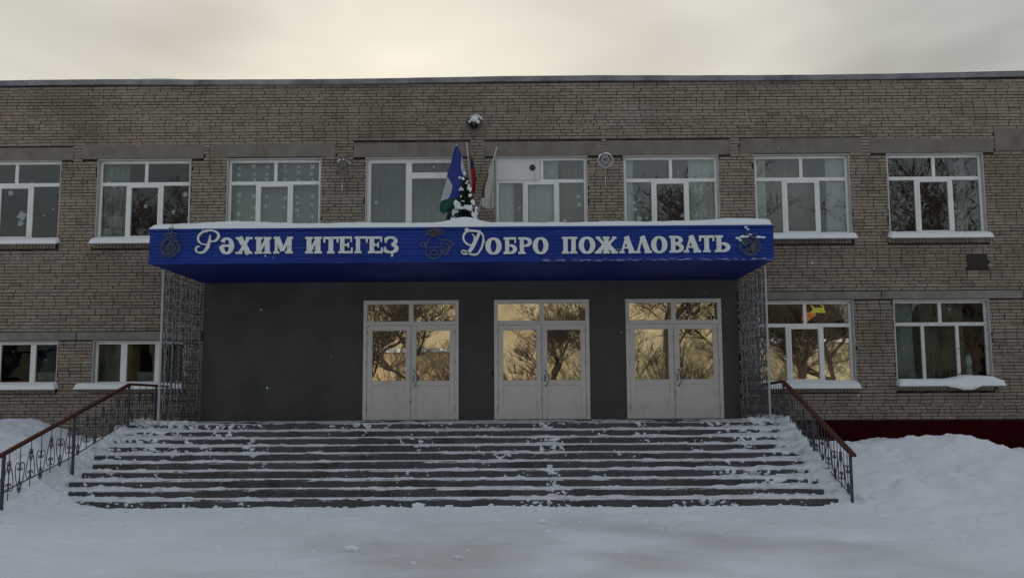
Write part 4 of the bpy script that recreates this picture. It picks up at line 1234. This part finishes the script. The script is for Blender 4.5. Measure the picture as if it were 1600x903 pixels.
for k in range(26):
    x = random.gauss(9.75, .20); lump(q, (x, -.20 + random.uniform(-.01, .01), 1.975 - .07 * math.exp(-((x - 9.75) / .2) ** 2) * (.4 + .6 * random.random())), (.12, .035, .05), .06)
o = q.build('drooping_lip', SNOWT, smooth=True); o.parent = ss

tree_x = -1.10
cs = ledge_snow('canopy_snow', cx0 - .01, cx1 + .0, cy - .05, -.03, cz1, .12, 60, 'thick white snow layer lying along the top of the blue canopy', lumpy=.30, rnd=.07, nx=280, ny_=26,
                droop=lambda X: .035 * np.exp(-((X + 5.5) / .8) ** 2) + .10 * np.exp(-((X - tree_x - .02) / .30) ** 2) + .04 * np.exp(-((X - 4.3) / .5) ** 2) + .02 * fbm(X * 3, X * 0, 70, 3) - .02)
q = MB()
x = XW0 + .1
for k in range(9):
    a = random.uniform(-13, 12); l = random.uniform(.5, 2.2)
n_ = 260
xs_ = np.linspace(XW0 + .05, XW1 - .05, n_)
th = np.maximum(.002, .16 * (fbm(xs_ * .35, xs_ * 0, 80, 4) - .42))
vs = np.linspace(0, 1, 8)
U, V_ = np.meshgrid(xs_, vs, indexing='ij'); TH = np.broadcast_to(th[:, None], U.shape)
zb = 9.055 + .028 * np.sin(U * .55 + 1) + np.maximum(0, U - 4) * .004
o = gridmesh('parapet_snow', U, -.085 + .55 * V_, zb - .01 + (.012 + TH) * np.sqrt(np.clip(V_ * 6, 0, 1)), SNOWT)
tag(o, 'thin uneven snow along the top of the roof parapet', kind='stuff')

# ================================================================== LATTICE SCREENS at both canopy ends
def scroll_pts(w, h, flip):
    """an S scroll in a w x h cell, 2-D"""
    P = []
    for t in np.linspace(0, 1, 26):
        a = (t - .5) * 2
        ang = 2.6 * math.pi * abs(a) ** 1.3
        r = w * .5 * (1 - abs(a)) ** .6 * .55
        zc = (.25 * h) * (1 if a > 0 else -1)
        s_ = 1 if a > 0 else -1
        P.append((s_ * r * math.cos(ang + math.pi) + 0, zc * min(1, abs(a) * 4) + s_ * r * math.sin(ang)))
    return [(-p[0] if flip else p[0], p[1]) for p in P]


def cscroll(w, h):
    """C scroll with curled ends"""
    top = [(.35, .30), (.22, .36), (.15, .28), (.24, .20), (.38, .26), (.38, .42), (.15, .50), (-.15, .42), (-.32, .22), (-.36, 0)]
    P = top + [(a, -b) for a, b in top[::-1][1:]]
    return [(a * w, b * h) for a, b in spline([(x, z) for x, z in P], 3)]


SC = cscroll(1.0, 1.0)


def screen(X, sgn, label):
    t = empty('lattice_screen', (X, -1.2, 1.26), label, 'metal screen', 'ornamental screens under the canopy ends')
    ys_ = (-2.36, -1.72, -1.08, -.10) if sgn < 0 else (-2.28, -1.55, -.82, -.10)
    def put(q, name, m, **k):
        o = q.build(name, m, t, **k); o.location = (-X, 1.2, -1.26); return o
    for y in ys_:
        q = MB(); q.box((X - .018, y - .018, 1.256), (X + .018, y + .018, 4.345)); put(q, 'post', IRONG if y != ys_[0] else BULB)
    for z in (1.40, 1.72, 2.10, 2.95, 3.60, 4.26):
        for i in range(3):
            q = MB(); q.box((X - .008, ys_[i] + .019, z - .008), (X + .008, ys_[i + 1] - .019, z + .008)); put(q, 'rail', IRONG)
    # scroll cells
    q = MB(); 
    cw, ch = .20, .24
    q.tube([(0, a * cw, b * ch) for a, b in SC], .007, 5); sc = q.mesh('scroll', IRONG)
    for i in range(3):
        wd = ys_[i + 1] - ys_[i] - .04; nc = max(3, round(wd / .19)); w_ = wd / nc
        for j in range(nc):
            z = 1.52
            r_ = 0
            while z < 4.2:
                o = bpy.data.objects.new('scroll', sc); COL.objects.link(o); o.parent = t
                y = ys_[i] + .02 + w_ * (j + .5)
                o.location = (0, y + 1.2, z - 1.26); o.scale = (1, (1 if (j + r_) % 2 else -1) * w_ / .2 * random.uniform(.8, 1.15), random.uniform(.85, 1.12)); o.rotation_euler = (random.uniform(-.35, .35), 0, 0)
                z += .255; r_ += 1
            q = MB(); q.box((X - .005, ys_[i] + .02 + w_ * (j + 1) - .005, 1.405), (X + .005, ys_[i] + .02 + w_ * (j + 1) + .005, 4.255))
            if j < nc - 1: put(q, 'bar', IRONG)
    # frosted light strings hung over the screen
    q = MB()
    for k in range(12):
        y = ys_[0] + .03 + (ys_[-1] - ys_[0] - .06) * (k + random.random() * .9) / 12
        z = 4.24; zb = random.uniform(2.1, 3.2) if random.random() < .7 else 1.5
        x = X + sgn * -.03
        P = []
        while z > zb:
            P.append((x + random.uniform(-.015, .015), y + random.uniform(-.02, .02), z)); z -= random.uniform(.06, .12)
        if len(P) > 2:
            q.tube(P, .0035, 4)
            for p in P[::1]: lump(q, p, (.011, .013, .022), .3, low=True)
    o = q.build('string_lights', BULB); tag(o, 'frosted string lights hanging over the %s lattice screen' % ('left' if sgn < 0 else 'right'), 'string lights')
    return t


screen(-7.16, -1, 'left tall wrought metal lattice screen beside the grey wall')
screen(4.90, 1, 'right tall wrought metal lattice screen beside the right door')


# ================================================================== STAIR RAILINGS
def heart():
    A = [(.0, -.26), (.05, -.17), (.085, -.06), (.10, .05), (.095, .13), (.055, .17), (.012, .13), (.02, .06), (.05, .06), (.055, .10)]
    return spline(A, 4)


HP = heart()


def railing(X, pts, posts, label, endz, wide, bottom):
    """pts: handrail polyline (y,z); posts: list of (y, zbottom)"""
    t = empty('stair_railing', (X, posts[-1][0], 0), label, 'railing', 'railings at the sides of the steps')
    oy = posts[-1][0]
    def put(q, name, m, **k):
        o = q.build(name, m, t, **k); o.location = (-X, -oy, 0); return o
    hz = lambda y: float(np.interp(-y, [-p[0] for p in pts], [p[1] for p in pts]))
    for i in range(len(pts) - 1):
        (ya, za), (yb, zb_) = pts[i], pts[i + 1]
        q = MB(); w, h_ = wide / 2, .045
        e = .004 if i else 0
        V = [(X - w, ya, za - h_), (X + w, ya, za - h_), (X + w * .9, ya, za), (X - w * .9, ya, za), (X - w, yb + e, zb_ - h_), (X + w, yb + e, zb_ - h_), (X + w * .9, yb + e, zb_), (X - w * .9, yb + e, zb_)]
        q.add(V, [(0, 1, 2, 3), (7, 6, 5, 4), (0, 4, 5, 1), (1, 5, 6, 2), (2, 6, 7, 3), (3, 7, 4, 0)]); put(q, 'handrail', WOOD)
    for (y, zb_) in posts:
        q = MB(); q.box((X - .02, y - .02, zb_ - .3), (X + .02, y + .02, hz(y) - .046)); put(q, 'post', IRON)
    lo_ = MB(); 
    q = MB()
    lo_.tube([(0, 0, -.30), (0, 0, .30)], .008, 5); 
    for s_ in (1, -1):
        lo_.tube([(0, s_ * a * 1.35, b) for a, b in HP], .0075, 5)
        lo_.tube([(0, s_ * a * .5, -b * .45 - .20) for a, b in HP], .007, 5)
        lump(lo_, (0, s_ * .022, .065), (.012, .018, .018), .1, low=True)
    me = lo_.mesh('scroll_baluster', IRON)
    for i in range(len(posts) - 1):
        ya, yb = posts[i][0], posts[i + 1][0]
        n = max(1, int(abs(yb - ya) / .31))
        for k in range(n):
            y = ya + (yb - ya) * (k + .5) / n
            top = hz(y) - .05
            zb_ = np.interp(-y, [-p[0] for p in posts], [p[1] for p in posts])
            q = MB(); q.tube([(X, y, top), (X, y, top - .16)], .007, 5); put(q, 'hanger', IRON)
            o = bpy.data.objects.new('scroll_baluster', me); COL.objects.link(o); o.parent = t
            o.location = (0, y - oy, top - .42); o.scale = (1, 1, 1 if (k + i) % 2 == 0 else -1)
            if bottom:
                q = MB(); q.tube([(X, y + (yb - ya) / n * .5, top - .02 - (hz(y) - hz(y + (yb - ya) / n * .5))), (X, y + (yb - ya) / n * .5, top - .68)], .006, 5); put(q, 'bar', IRON) if k < n - 1 else None
    # lower rail mostly buried
    q = MB(); y_ = posts
    q.tube([(X, a, max(b_ - .0, hz(a) - .74)) for a, b_ in posts], .010, 5); put(q, 'lower_rail', IRON)
    return t


railing(-7.74, [(-.35, 2.06), (-2.38, 2.08), (-7.35, .88)], [(-.4, 1.26), (-1.02, 1.26), (-2.40, 1.24), (-4.66, .70), (-6.88, .40), (-7.3, .34)], 'left stair railing with brown handrail and scrollwork half buried in snow', 0, .075, False)
railing(5.22, [(-.40, 2.02), (-2.12, 2.07), (-6.03, .85)], [(-.45, 1.24), (-1.0, 1.24), (-2.14, 1.2), (-3.99, .66), (-5.86, .18)], 'right stair railing with red-brown handrail and scrollwork', 0, .085, True)

# ================================================================== LOUDSPEAKER, LAMPS, ORNAMENTS
t = empty('loudspeaker', (-1.02, -.01, 7.86), 'grey horn loudspeaker capped with snow high on the brick wall', 'loudspeaker')
q = MB(); q.lathe([(.05, -.14), (.055, -.20), (.075, -.30), (.12, -.38), (.178, -.42), (.185, -.425), (.185, -.415), (.17, -.405), (.11, -.36), (.065, -.29), (.045, -.2)], 28, 'y'); q.build('horn', HORN, t, smooth=True)
q = MB(); q.lathe([(.001, -.30), (.03, -.31), (.04, -.34), (.03, -.37), (.001, -.38)], 16, 'y'); q.build('driver_cone', HORN, t, smooth=True)
q = MB(); q.lathe([(.165, -.402), (.105, -.355), (.06, -.285), (.001, -.27)], 28, 'y'); q.build('throat', HORNIN, t, smooth=True)
q = MB(); q.lathe([(.001, -.04), (.07, -.045), (.075, -.13), (.045, -.15)], 18, 'y'); q.build('driver', HORN, t, smooth=True)
q = MB(); q.box((-.02, -.06, -.10), (.02, .004, -.02)); q.box((-.05, -.006, -.14), (.05, .003, .02)); q.box((-.012, -.25, -.085), (.012, -.061, -.065)); q.build('bracket', METAL, t)
q = MB()
for (x, y, z, rx, ry, rz) in ((.02, -.30, .15, .165, .15, .09), (-.06, -.32, .12, .09, .1, .06), (.07, -.30, .12, .10, .12, .07), (.0, -.2, .10, .10, .10, .06), (.11, -.33, .07, .06, .08, .07), (-.12, -.36, .07, .04, .05, .05)):
    lump(q, (-1.02 + x, y, 7.86 + z), (rx, ry, rz), .12)
tag(q.build('loudspeaker_snow', SNOWT, smooth=True), 'rounded cap of snow on the horn loudspeaker', 'snow')
t = empty('outdoor_speaker', (.29, .085, 6.965), 'small round dark speaker with a cord on the white sheet panel', 'speaker')
q = MB(); q.lathe([(.001, -.03), (.055, -.03), (.068, -.02), (.07, 0), (.001, 0)], 20, 'y'); q.build('body', BLACK, t, smooth=False)
q = MB(); q.lathe([(.001, -.045), (.025, -.042), (.03, -.031)], 14, 'y'); q.build('cone', HORN, t)
q = MB(); q.tube(spline([(.02, -.004, -.07), (.045, -.004, -.12), (.05, -.004, -.22), (.052, -.004, -.33)]), .004, 5); q.build('cord', METAL, t)


def wall_ornament(x, z, label, ball):
    t = empty('wall_ornament', (x, -.03, z), label, 'ornament', 'wire light figures on the brick piers')
    q = MB()
    ps = [circ(0, 0, .175), circ(0, 0, .155)]
    if ball: ps += [circ(0, .02, .08), starp(0, 0, .13, 6), circ(-.06, -.05, .05), circ(.06, -.05, .05), circ(0, .10, .05)]
    else: ps = [circ(0, .09, .09, .10), circ(-.09, -.02, .08), circ(.09, -.02, .08), circ(0, 0, .05), spline([(-.14, -.1), (0, -.2), (.12, -.12)]), starp(0, .03, .15, 5)]
    for i, p in enumerate(ps): q.tube([(a, -.002 * i, b) for a, b in p], .011 if i < 2 else .008, 5)
    q.build('wire_figure', FROSTW if ball else WIRE, t)
    q = MB(); q.tube([(0, .01, -.17), (.0, .012, -.6)], .005, 5); q.tube([(-.01, 0, -.42), (-.01, 0, -.60)], .014, 6); q.build('stem', BULB, t)
    q = MB(); q.box((-.012, -.01, .14), (.012, .03, .2)); q.build('hook', METAL, t)
    q = MB()
    for k in range(14 if ball else 8):
        a = random.uniform(20, 160); lump(q, (.165 * math.cos(R(a)), -.01, .165 * math.sin(R(a)) * (1 if ball else .8)), (.022, .014, .016), .4, low=True)
    q.build('frost', SNOWT, t)
    return t


wall_ornament(1.95, 7.10, 'round white wire ornament on the pier right of the sheet-panel window', True)
wall_ornament(-4.03, 7.03, 'faded flower shaped wire ornament on the pier left of the balcony window', False)


# ================================================================== FLAGS
def flag(name, label, base, tip, rows, stripe, mats, pm):
    t = empty(name, base, label, 'flag', 'flags in the holder above the canopy')
    B = Vector(base)
    q = MB(); d = Vector(tip) - B
    q.tube([(0, 0, 0), tuple(d)], .013, 8); lump(q, tuple(d), (.018, .018, .03), .05, low=True); q.build('pole', pm, t, smooth=True)
    # cloth: rows of (z, x0, x1), folded in depth
    zs = np.array([r[0] for r in rows]); a0 = np.array([r[1] for r in rows]); a1 = np.array([r[2] for r in rows])
    nz_, nx_ = 90, 60
    zz = np.linspace(zs[0], zs[-1], nz_)
    xl = np.interp(-zz, -zs, a0); xr = np.interp(-zz, -zs, a1)
    V = []; F = []; mi = []
    yb = Vector(tip).y - .05
    for i in range(nz_):
        for j in range(nx_):
            u = j / (nx_ - 1); v = i / (nz_ - 1)
            x = xl[i] + (xr[i] - xl[i]) * u + .006 * math.sin(v * 9 + u * 4)
            y = yb + .065 * math.sin(u * 7.5 + v * 2.2) * (.3 + .7 * v) + .03 * math.sin(u * 15 + v * 5) * v
            V.append((x - B.x, y - B.y, zz[i] - B.z + .02 * math.sin(u * 9) * v))
    for i in range(nz_ - 1):
        for j in range(nx_ - 1):
            k = i * nx_ + j; F.append((k, k + 1, k + 1 + nx_, k + nx_)); mi.append(stripe((j + .5) / (nx_ - 1), (i + .5) / (nz_ - 1)))
    q = MB(); q.v = V; q.f = F; q.m = mi; q.t = [.5] * len(F)
    o = q.build('cloth', mats, t, smooth=True)
    md = o.modifiers.new('thickness', 'SOLIDIFY'); md.thickness = .003
    return t


def s1(u, v):
    if v > .80 - .10 * (u - .3): return 2
    if v > .47 and u < .06 + .30 * min(1, (v - .47) / .14) - .25 * max(0, v - .66): return 1
    if .15 < v < .5 and u > .98 - .20 * math.sin((v - .15) / .35 * math.pi): return 1
    return 0


FB = (-1.05, -.08, 5.70)
flag('flag', 'blue, white and green flag drooping left of the snowy little spruce', FB, (-1.39, -.70, 7.30),
     [(7.27, -1.405, -1.37), (7.10, -1.47, -1.28), (6.88, -1.52, -1.24), (6.67, -1.59, -1.20), (6.45, -1.62, -1.17), (6.24, -1.69, -1.16), (6.02, -1.75, -1.22), (5.88, -1.77, -1.38), (5.77, -1.745, -1.62)],
     s1, [FBLUE, FWHITE, FGREEN], POLEW)
flag('flag', 'furled dark blue and red flag on the upright white pole', (-1.06, -.08, 5.72), (-1.175, -.55, 7.38),
     [(7.15, -1.10, -1.085), (6.95, -1.12, -1.04), (6.75, -1.13, -1.00), (6.55, -1.13, -.97), (6.35, -1.12, -.97), (6.25, -1.08, -1.0)],
     lambda u, v: (2 if u < .35 else (0 if v < .42 else 1)), [FNAVY, FRED, FWHITE], POLEW)
flag('flag', 'limp cream flag with brown edge, right of the little spruce', (-1.0, -.08, 5.74), (-.51, -.62, 7.24),
     [(6.95, -.62, -.57), (6.75, -.70, -.56), (6.5, -.76, -.56), (6.3, -.83, -.57), (6.1, -.85, -.56), (5.95, -.84, -.57), (5.86, -.72, -.60)],
     lambda u, v: 1 if (u < .22 and .25 < v < .78) else 0, [FCREAM, FBROWN], POLEW)
t = empty('flag_holder', (-1.03, -.012, 5.68), 'grey metal three-way flag holder on the brick pier', 'flag holder')
q = MB(); q.box((-.09, -.014, -.10), (.09, .005, .12)); q.build('plate', METAL, t)
for dx in (-.05, 0, .05):
    q = MB(); q.tube([(dx * .4, -.02, -.04), (dx * 1.2, -.10, .06)], .022, 8); q.build('socket', METAL, t)

# ------------------------------------------------------------------ the little spruce standing on the canopy
t = empty('spruce_tree', (tree_x, -2.45, 5.06), 'little snow-laden spruce standing on top of the canopy', 'tree')
q = MB(); q.tube([(0, 0, -.02), (.01, 0, .5), (-.01, 0, 1.02)], [.025, .016, .004], 6); q.build('trunk', BARK, t)
q = MB(); sn = MB()
for lvl in range(13):
    z = .03 + lvl * .078; rr = .29 * (1 - lvl / 14)
    nb = 11 if lvl < 8 else 7
    for k in range(nb):
        a = 2 * math.pi * (k + random.random() * .6) / nb; l = rr * random.uniform(.7, 1.2)
        e = Vector((math.cos(a) * l, math.sin(a) * l, z - .03 - .05 * (1 - lvl / 13)))
        q.tube([(0, 0, z), tuple(e)], .003, 4)
        for c in range(26):
            f_ = random.uniform(.1, 1.05); p = Vector((0, 0, z)).lerp(e, f_) + Vector((random.uniform(-.02, .02), random.uniform(-.02, .02), random.uniform(-.03, .02)))
            d = Vector((random.gauss(0, 1), random.gauss(0, 1), random.gauss(-.2, .6))).normalized() * .055
            s_ = d.cross(Vector((random.random(), random.random(), random.random()))).normalized() * .013
            q.add([p - s_, p + s_, p + d], [(0, 1, 2)])
def pad(x, z, a, b, n=7):
    for _ in range(int(n * .6)):
        xx = x + random.gauss(0, a * .5); zz = z + random.gauss(0, b * .4)
        lump(sn, (xx, -.06 - .16 * (1 - zz / 1.1) + random.uniform(-.03, .02), zz), (a * random.uniform(.35, .6), a * .5, b * random.uniform(.3, .6)), .7)
for (x, z, a, b, n) in ((0, 1.03, .03, .05, 5), (-.02, .92, .05, .04, 6), (.04, .86, .04, .04, 5), (-.06, .76, .035, .05, 5), (.08, .76, .04, .07, 7), (.10, .64, .035, .06, 6), (-.08, .60, .03, .02, 4),
                        (-.12, .46, .08, .06, 10), (-.03, .40, .11, .05, 12), (.06, .37, .09, .05, 10), (.14, .44, .05, .07, 8), (.17, .30, .05, .09, 9), (.20, .15, .05, .08, 8), (-.17, .32, .04, .08, 8), (-.20, .14, .05, .06, 7), (.0, .52, .05, .015, 4)):
    pad(x, z, a, b, n)
q.build('crown', NEEDLE, t)
so = sn.build('branch_snow', SNOWT, smooth=True); so.parent = t; so['kind'] = 'stuff'; t.scale = (1.12, 1.12, 1.12)
q = MB()
for k in range(26):
    lump(q, (tree_x + random.gauss(.03, .17), -2.45 + random.gauss(0, .2), 5.12 + random.random() * .04), (random.uniform(.06, .13), .1, random.uniform(.04, .08)), .15)
tag(q.build('snow_mound', SNOWT, smooth=True), 'mound of snow heaped round the foot of the little spruce', 'snow')

# ================================================================== ACROSS THE YARD (what the door glass reflects)
def far_house(name, x0, x1, y, h, depth, m, label, rows, pitch=3.2, win=True):
    t = empty(name, ((x0 + x1) / 2, y, 0), label, 'building')
    xm = (x0 + x1) / 2
    q = MB(); q.box((x0 - xm, -depth, -.3), (x1 - xm, 0, h)); q.build('wall', m, t)
    q = MB(); q.box((x0 - xm - .3, -depth - .3, h + .002), (x1 - xm + .3, .35, h + .30)); q.build('roof', SNOWT, t)
    q = MB(); q.box((x0 - xm - .05, .001, -.3), (x1 - xm + .05, .06, .7)); q.build('plinth', CONC, t)
    if win:
        for r_ in range(rows):
            x = x0 + 1.6
            while x < x1 - 1.4:
                z = 1.6 + r_ * 3.2
                w = bars('window', [(x - xm - .75, x - xm + .75, z, z + .07), (x - xm - .75, x - xm + .75, z + 1.43, z + 1.5), (x - xm - .75, x - xm - .68, z + .07, z + 1.43), (x - xm + .68, x - xm + .75, z + .07, z + 1.43), (x - xm - .03, x - xm + .03, z + .07, z + 1.43)], PVC, t, 0, .05, .005)
                w.location = (0, 0, 0)
                q = MB(); q.box((x - xm - .68, .004, z + .07), (x - xm + .68, .02, z + 1.43)); g = q.build('pane', DARKWIN, w)
                x += pitch * random.choice((1, 1, 1.6))
    return t


far_house('yellow_house', -21, 17, -62, 12.5, 10, YWALL, 'tall yellow plastered house reflected in the door glass', 0, win=False)
far_house('garage_block', -20, -2.5, -52, 5.2, 7, YWALL2, 'low buff garage block with snowy roof reflected in the left door', 0, win=False)
far_house('storage_shed', 17.5, 27.5, -56, 6.0, 8, YWALL, 'low yellow shed reflected in the ground-floor window right of the steps', 0, win=False)


def bare_tree(seed, h):
    rnd = random.Random(seed)
    b = MB(); trunk = MB()
    def grow(mb, p, d, l, r, lvl):
        n = 4; P = [p]; rs = [r]
        q_ = Vector(p); dd = Vector(d)
        for i in range(n):
            dd = (dd + Vector((rnd.gauss(0, .16), rnd.gauss(0, .16), rnd.gauss(.05, .10)))).normalized()
            q_ = q_ + dd * l / n; P.append(tuple(q_)); rs.append(r * (1 - .45 * (i + 1) / n))
            if lvl < 4 and i >= (1 if lvl else 1):
                for c in range(2 if lvl < 3 else 3):
                    a = rnd.uniform(0, 6.28); side = Vector((math.cos(a), math.sin(a), rnd.uniform(-.1, .7))).normalized()
                    nd = (dd * .55 + side * .85).normalized()
                    grow(b, tuple(q_), nd, l * rnd.uniform(.5, .72), rs[-1] * .55, lvl + 1)
        mb.tube(P, [max(x, .012) for x in rs], 5 if lvl < 2 else 3, cap=False)
    grow(trunk, (0, 0, -.1), (rnd.gauss(0, .08), rnd.gauss(0, .08), 1), h * .55, .24, 0)
    return trunk.mesh('trunk', BARK), b.mesh('crown', BARK)


protos = [bare_tree(k, h) for k, h in ((3, 9), (11, 11), (29, 8))]
TL = ['bare tree whose fork shows in the left door glass', 'bare tree reflected at the left edge of the left door', 'bare tree reflected in the middle door', 'bare tree reflected in the right door glass', 'bare tree reflected near the right door edge', 'bare forked tree reflected in the window right of the steps', 'bare tree standing farthest right across the yard', 'bare tree standing farthest left across the yard']
TREES = ((-5.9, -40, 0, 1.25, .4), (-10.5, -45, 1, 1.0, 2.0), (1.6, -46, 2, 1.05, 1.0), (9.4, -38, 1, 1.3, 3.3), (13.0, -44, 0, 1.15, 5.0), (17.2, -36, 2, 1.15, 4.0), (27, -36, 1, 1.5, .2), (-25, -44, 0, 2.0, 2.4), (5.2, -47, 1, 1.0, .9), (22.5, -44, 0, 1.25, 1.2))
TL += ['slim bare tree between the middle and right door reflections', 'tall bare tree behind the forked one across the yard']
for i, (x, y, k, s_, rz) in enumerate(TREES):
    t = empty('bare_tree', (x, y, 0), TL[i], 'tree', 'bare trees across the yard')
    t.rotation_euler = (0, 0, rz); t.scale = (s_,) * 3
    for nm, me in zip(('trunk', 'crown'), protos[k]):
        o = bpy.data.objects.new(nm, me); COL.objects.link(o); o.parent = t


def shrub_mesh(seed):
    rnd = random.Random(seed); b = MB()
    for k in range(34):
        a = rnd.uniform(0, 6.28); l = rnd.uniform(1.6, 3.4); d = Vector((math.cos(a) * rnd.uniform(.1, .6), math.sin(a) * rnd.uniform(.1, .6), 1)).normalized()
        P = [Vector((math.cos(a) * .15, math.sin(a) * .15, -.05))]
        for i in range(5):
            d = (d + Vector((rnd.gauss(0, .14), rnd.gauss(0, .14), 0))).normalized(); P.append(P[-1] + d * l / 5)
            if i > 0:
                for c in range(3):
                    e = (d + Vector((rnd.gauss(0, .6), rnd.gauss(0, .6), rnd.uniform(0, .4)))).normalized() * rnd.uniform(.3, .8)
                    b.tube([tuple(P[-1]), tuple(P[-1] + e * .5 + Vector((0, 0, .04))), tuple(P[-1] + e)], [.012, .009, .006], 3, cap=False)
        b.tube([tuple(p) for p in P], [.03, .025, .02, .016, .013, .01], 4, cap=False)
    return b.mesh('stems', BARK)


SM = [shrub_mesh(5), shrub_mesh(9)]
SLAB = ['tall bare shrub at the left edge of the buff garage', 'bare shrub before the middle of the buff garage', 'bare shrub at the right end of the buff garage', 'bare shrub reflected low in the middle door', 'dense bare shrub reflected in the left leaf of the right door', 'bare shrub reflected in the right leaf of the right door', 'bare shrub before the right end of the yellow house', 'low bare shrub before the yellow shed', 'bare shrub at the far end of the yellow shed']
for i, (x, y, s_) in enumerate(((-12.5, -49.5, 1.2), (-8.8, -48.8, 1.1), (-4.5, -49.5, 1.4), (.2, -50, 1.5), (7.2, -50, 1.8), (11.2, -49, 1.7), (15.0, -51, 1.4), (20, -51, .9), (25.5, -51, 1.1))):
    t = empty('bare_shrub', (x, y, 0), SLAB[i], 'shrub', 'bare shrubs across the yard'); t.scale = (s_,) * 3; t.rotation_euler = (0, 0, i * 1.3)
    o = bpy.data.objects.new('stems', SM[i % 2]); COL.objects.link(o); o.parent = t
# evergreens behind the houses, widened and thickened to keep bright sky off the panes
q = MB()
for k in range(700):
    x = random.uniform(-110, 110); y = random.uniform(-100, -70)
    if abs(x) < 35: y = random.uniform(-100, -80)
    h_ = random.uniform(9, 15); r_ = random.uniform(2.0, 3.4)
    for j in range(4):
        z0_ = h_ * (.08 + .22 * j); z1_ = h_ * (.5 + .17 * j); rr = r_ * (1 - j * .22)
        n = 9
        V = [(x + rr * random.uniform(.75, 1.15) * math.cos(6.283 * a / n), y + rr * random.uniform(.75, 1.15) * math.sin(6.283 * a / n), z0_ + random.uniform(-.3, .3)) for a in range(n)] + [(x, y, z1_)]
        q.add(V, [(a, (a + 1) % n, n) for a in range(n)])
tag(q.build('sky_screening_wood', BARKF), 'dark evergreen wood far across the yard, widened to block sky reflections in the panes', kind='stuff')

# ================================================================== falling snowflakes
q = MB()
for k in range(120):
    y = random.uniform(-15, -1.0); d = y + 21.2
    x = random.uniform(-.55, .55) * d; z = 1.77 + random.uniform(-.16, .31) * d
    if z < .3: continue
    r_ = random.uniform(.003, .008)
    q.add([(x - r_, y, z), (x, y - r_, z), (x + r_, y, z), (x, y + r_, z), (x, y, z + r_), (x, y, z - r_)], [(0, 1, 4), (1, 2, 4), (2, 3, 4), (3, 0, 4), (1, 0, 5), (2, 1, 5), (3, 2, 5), (0, 3, 5)])
tag(q.build('falling_snow', SNOWT), 'sparse snowflakes drifting down in front of the school', kind='stuff')
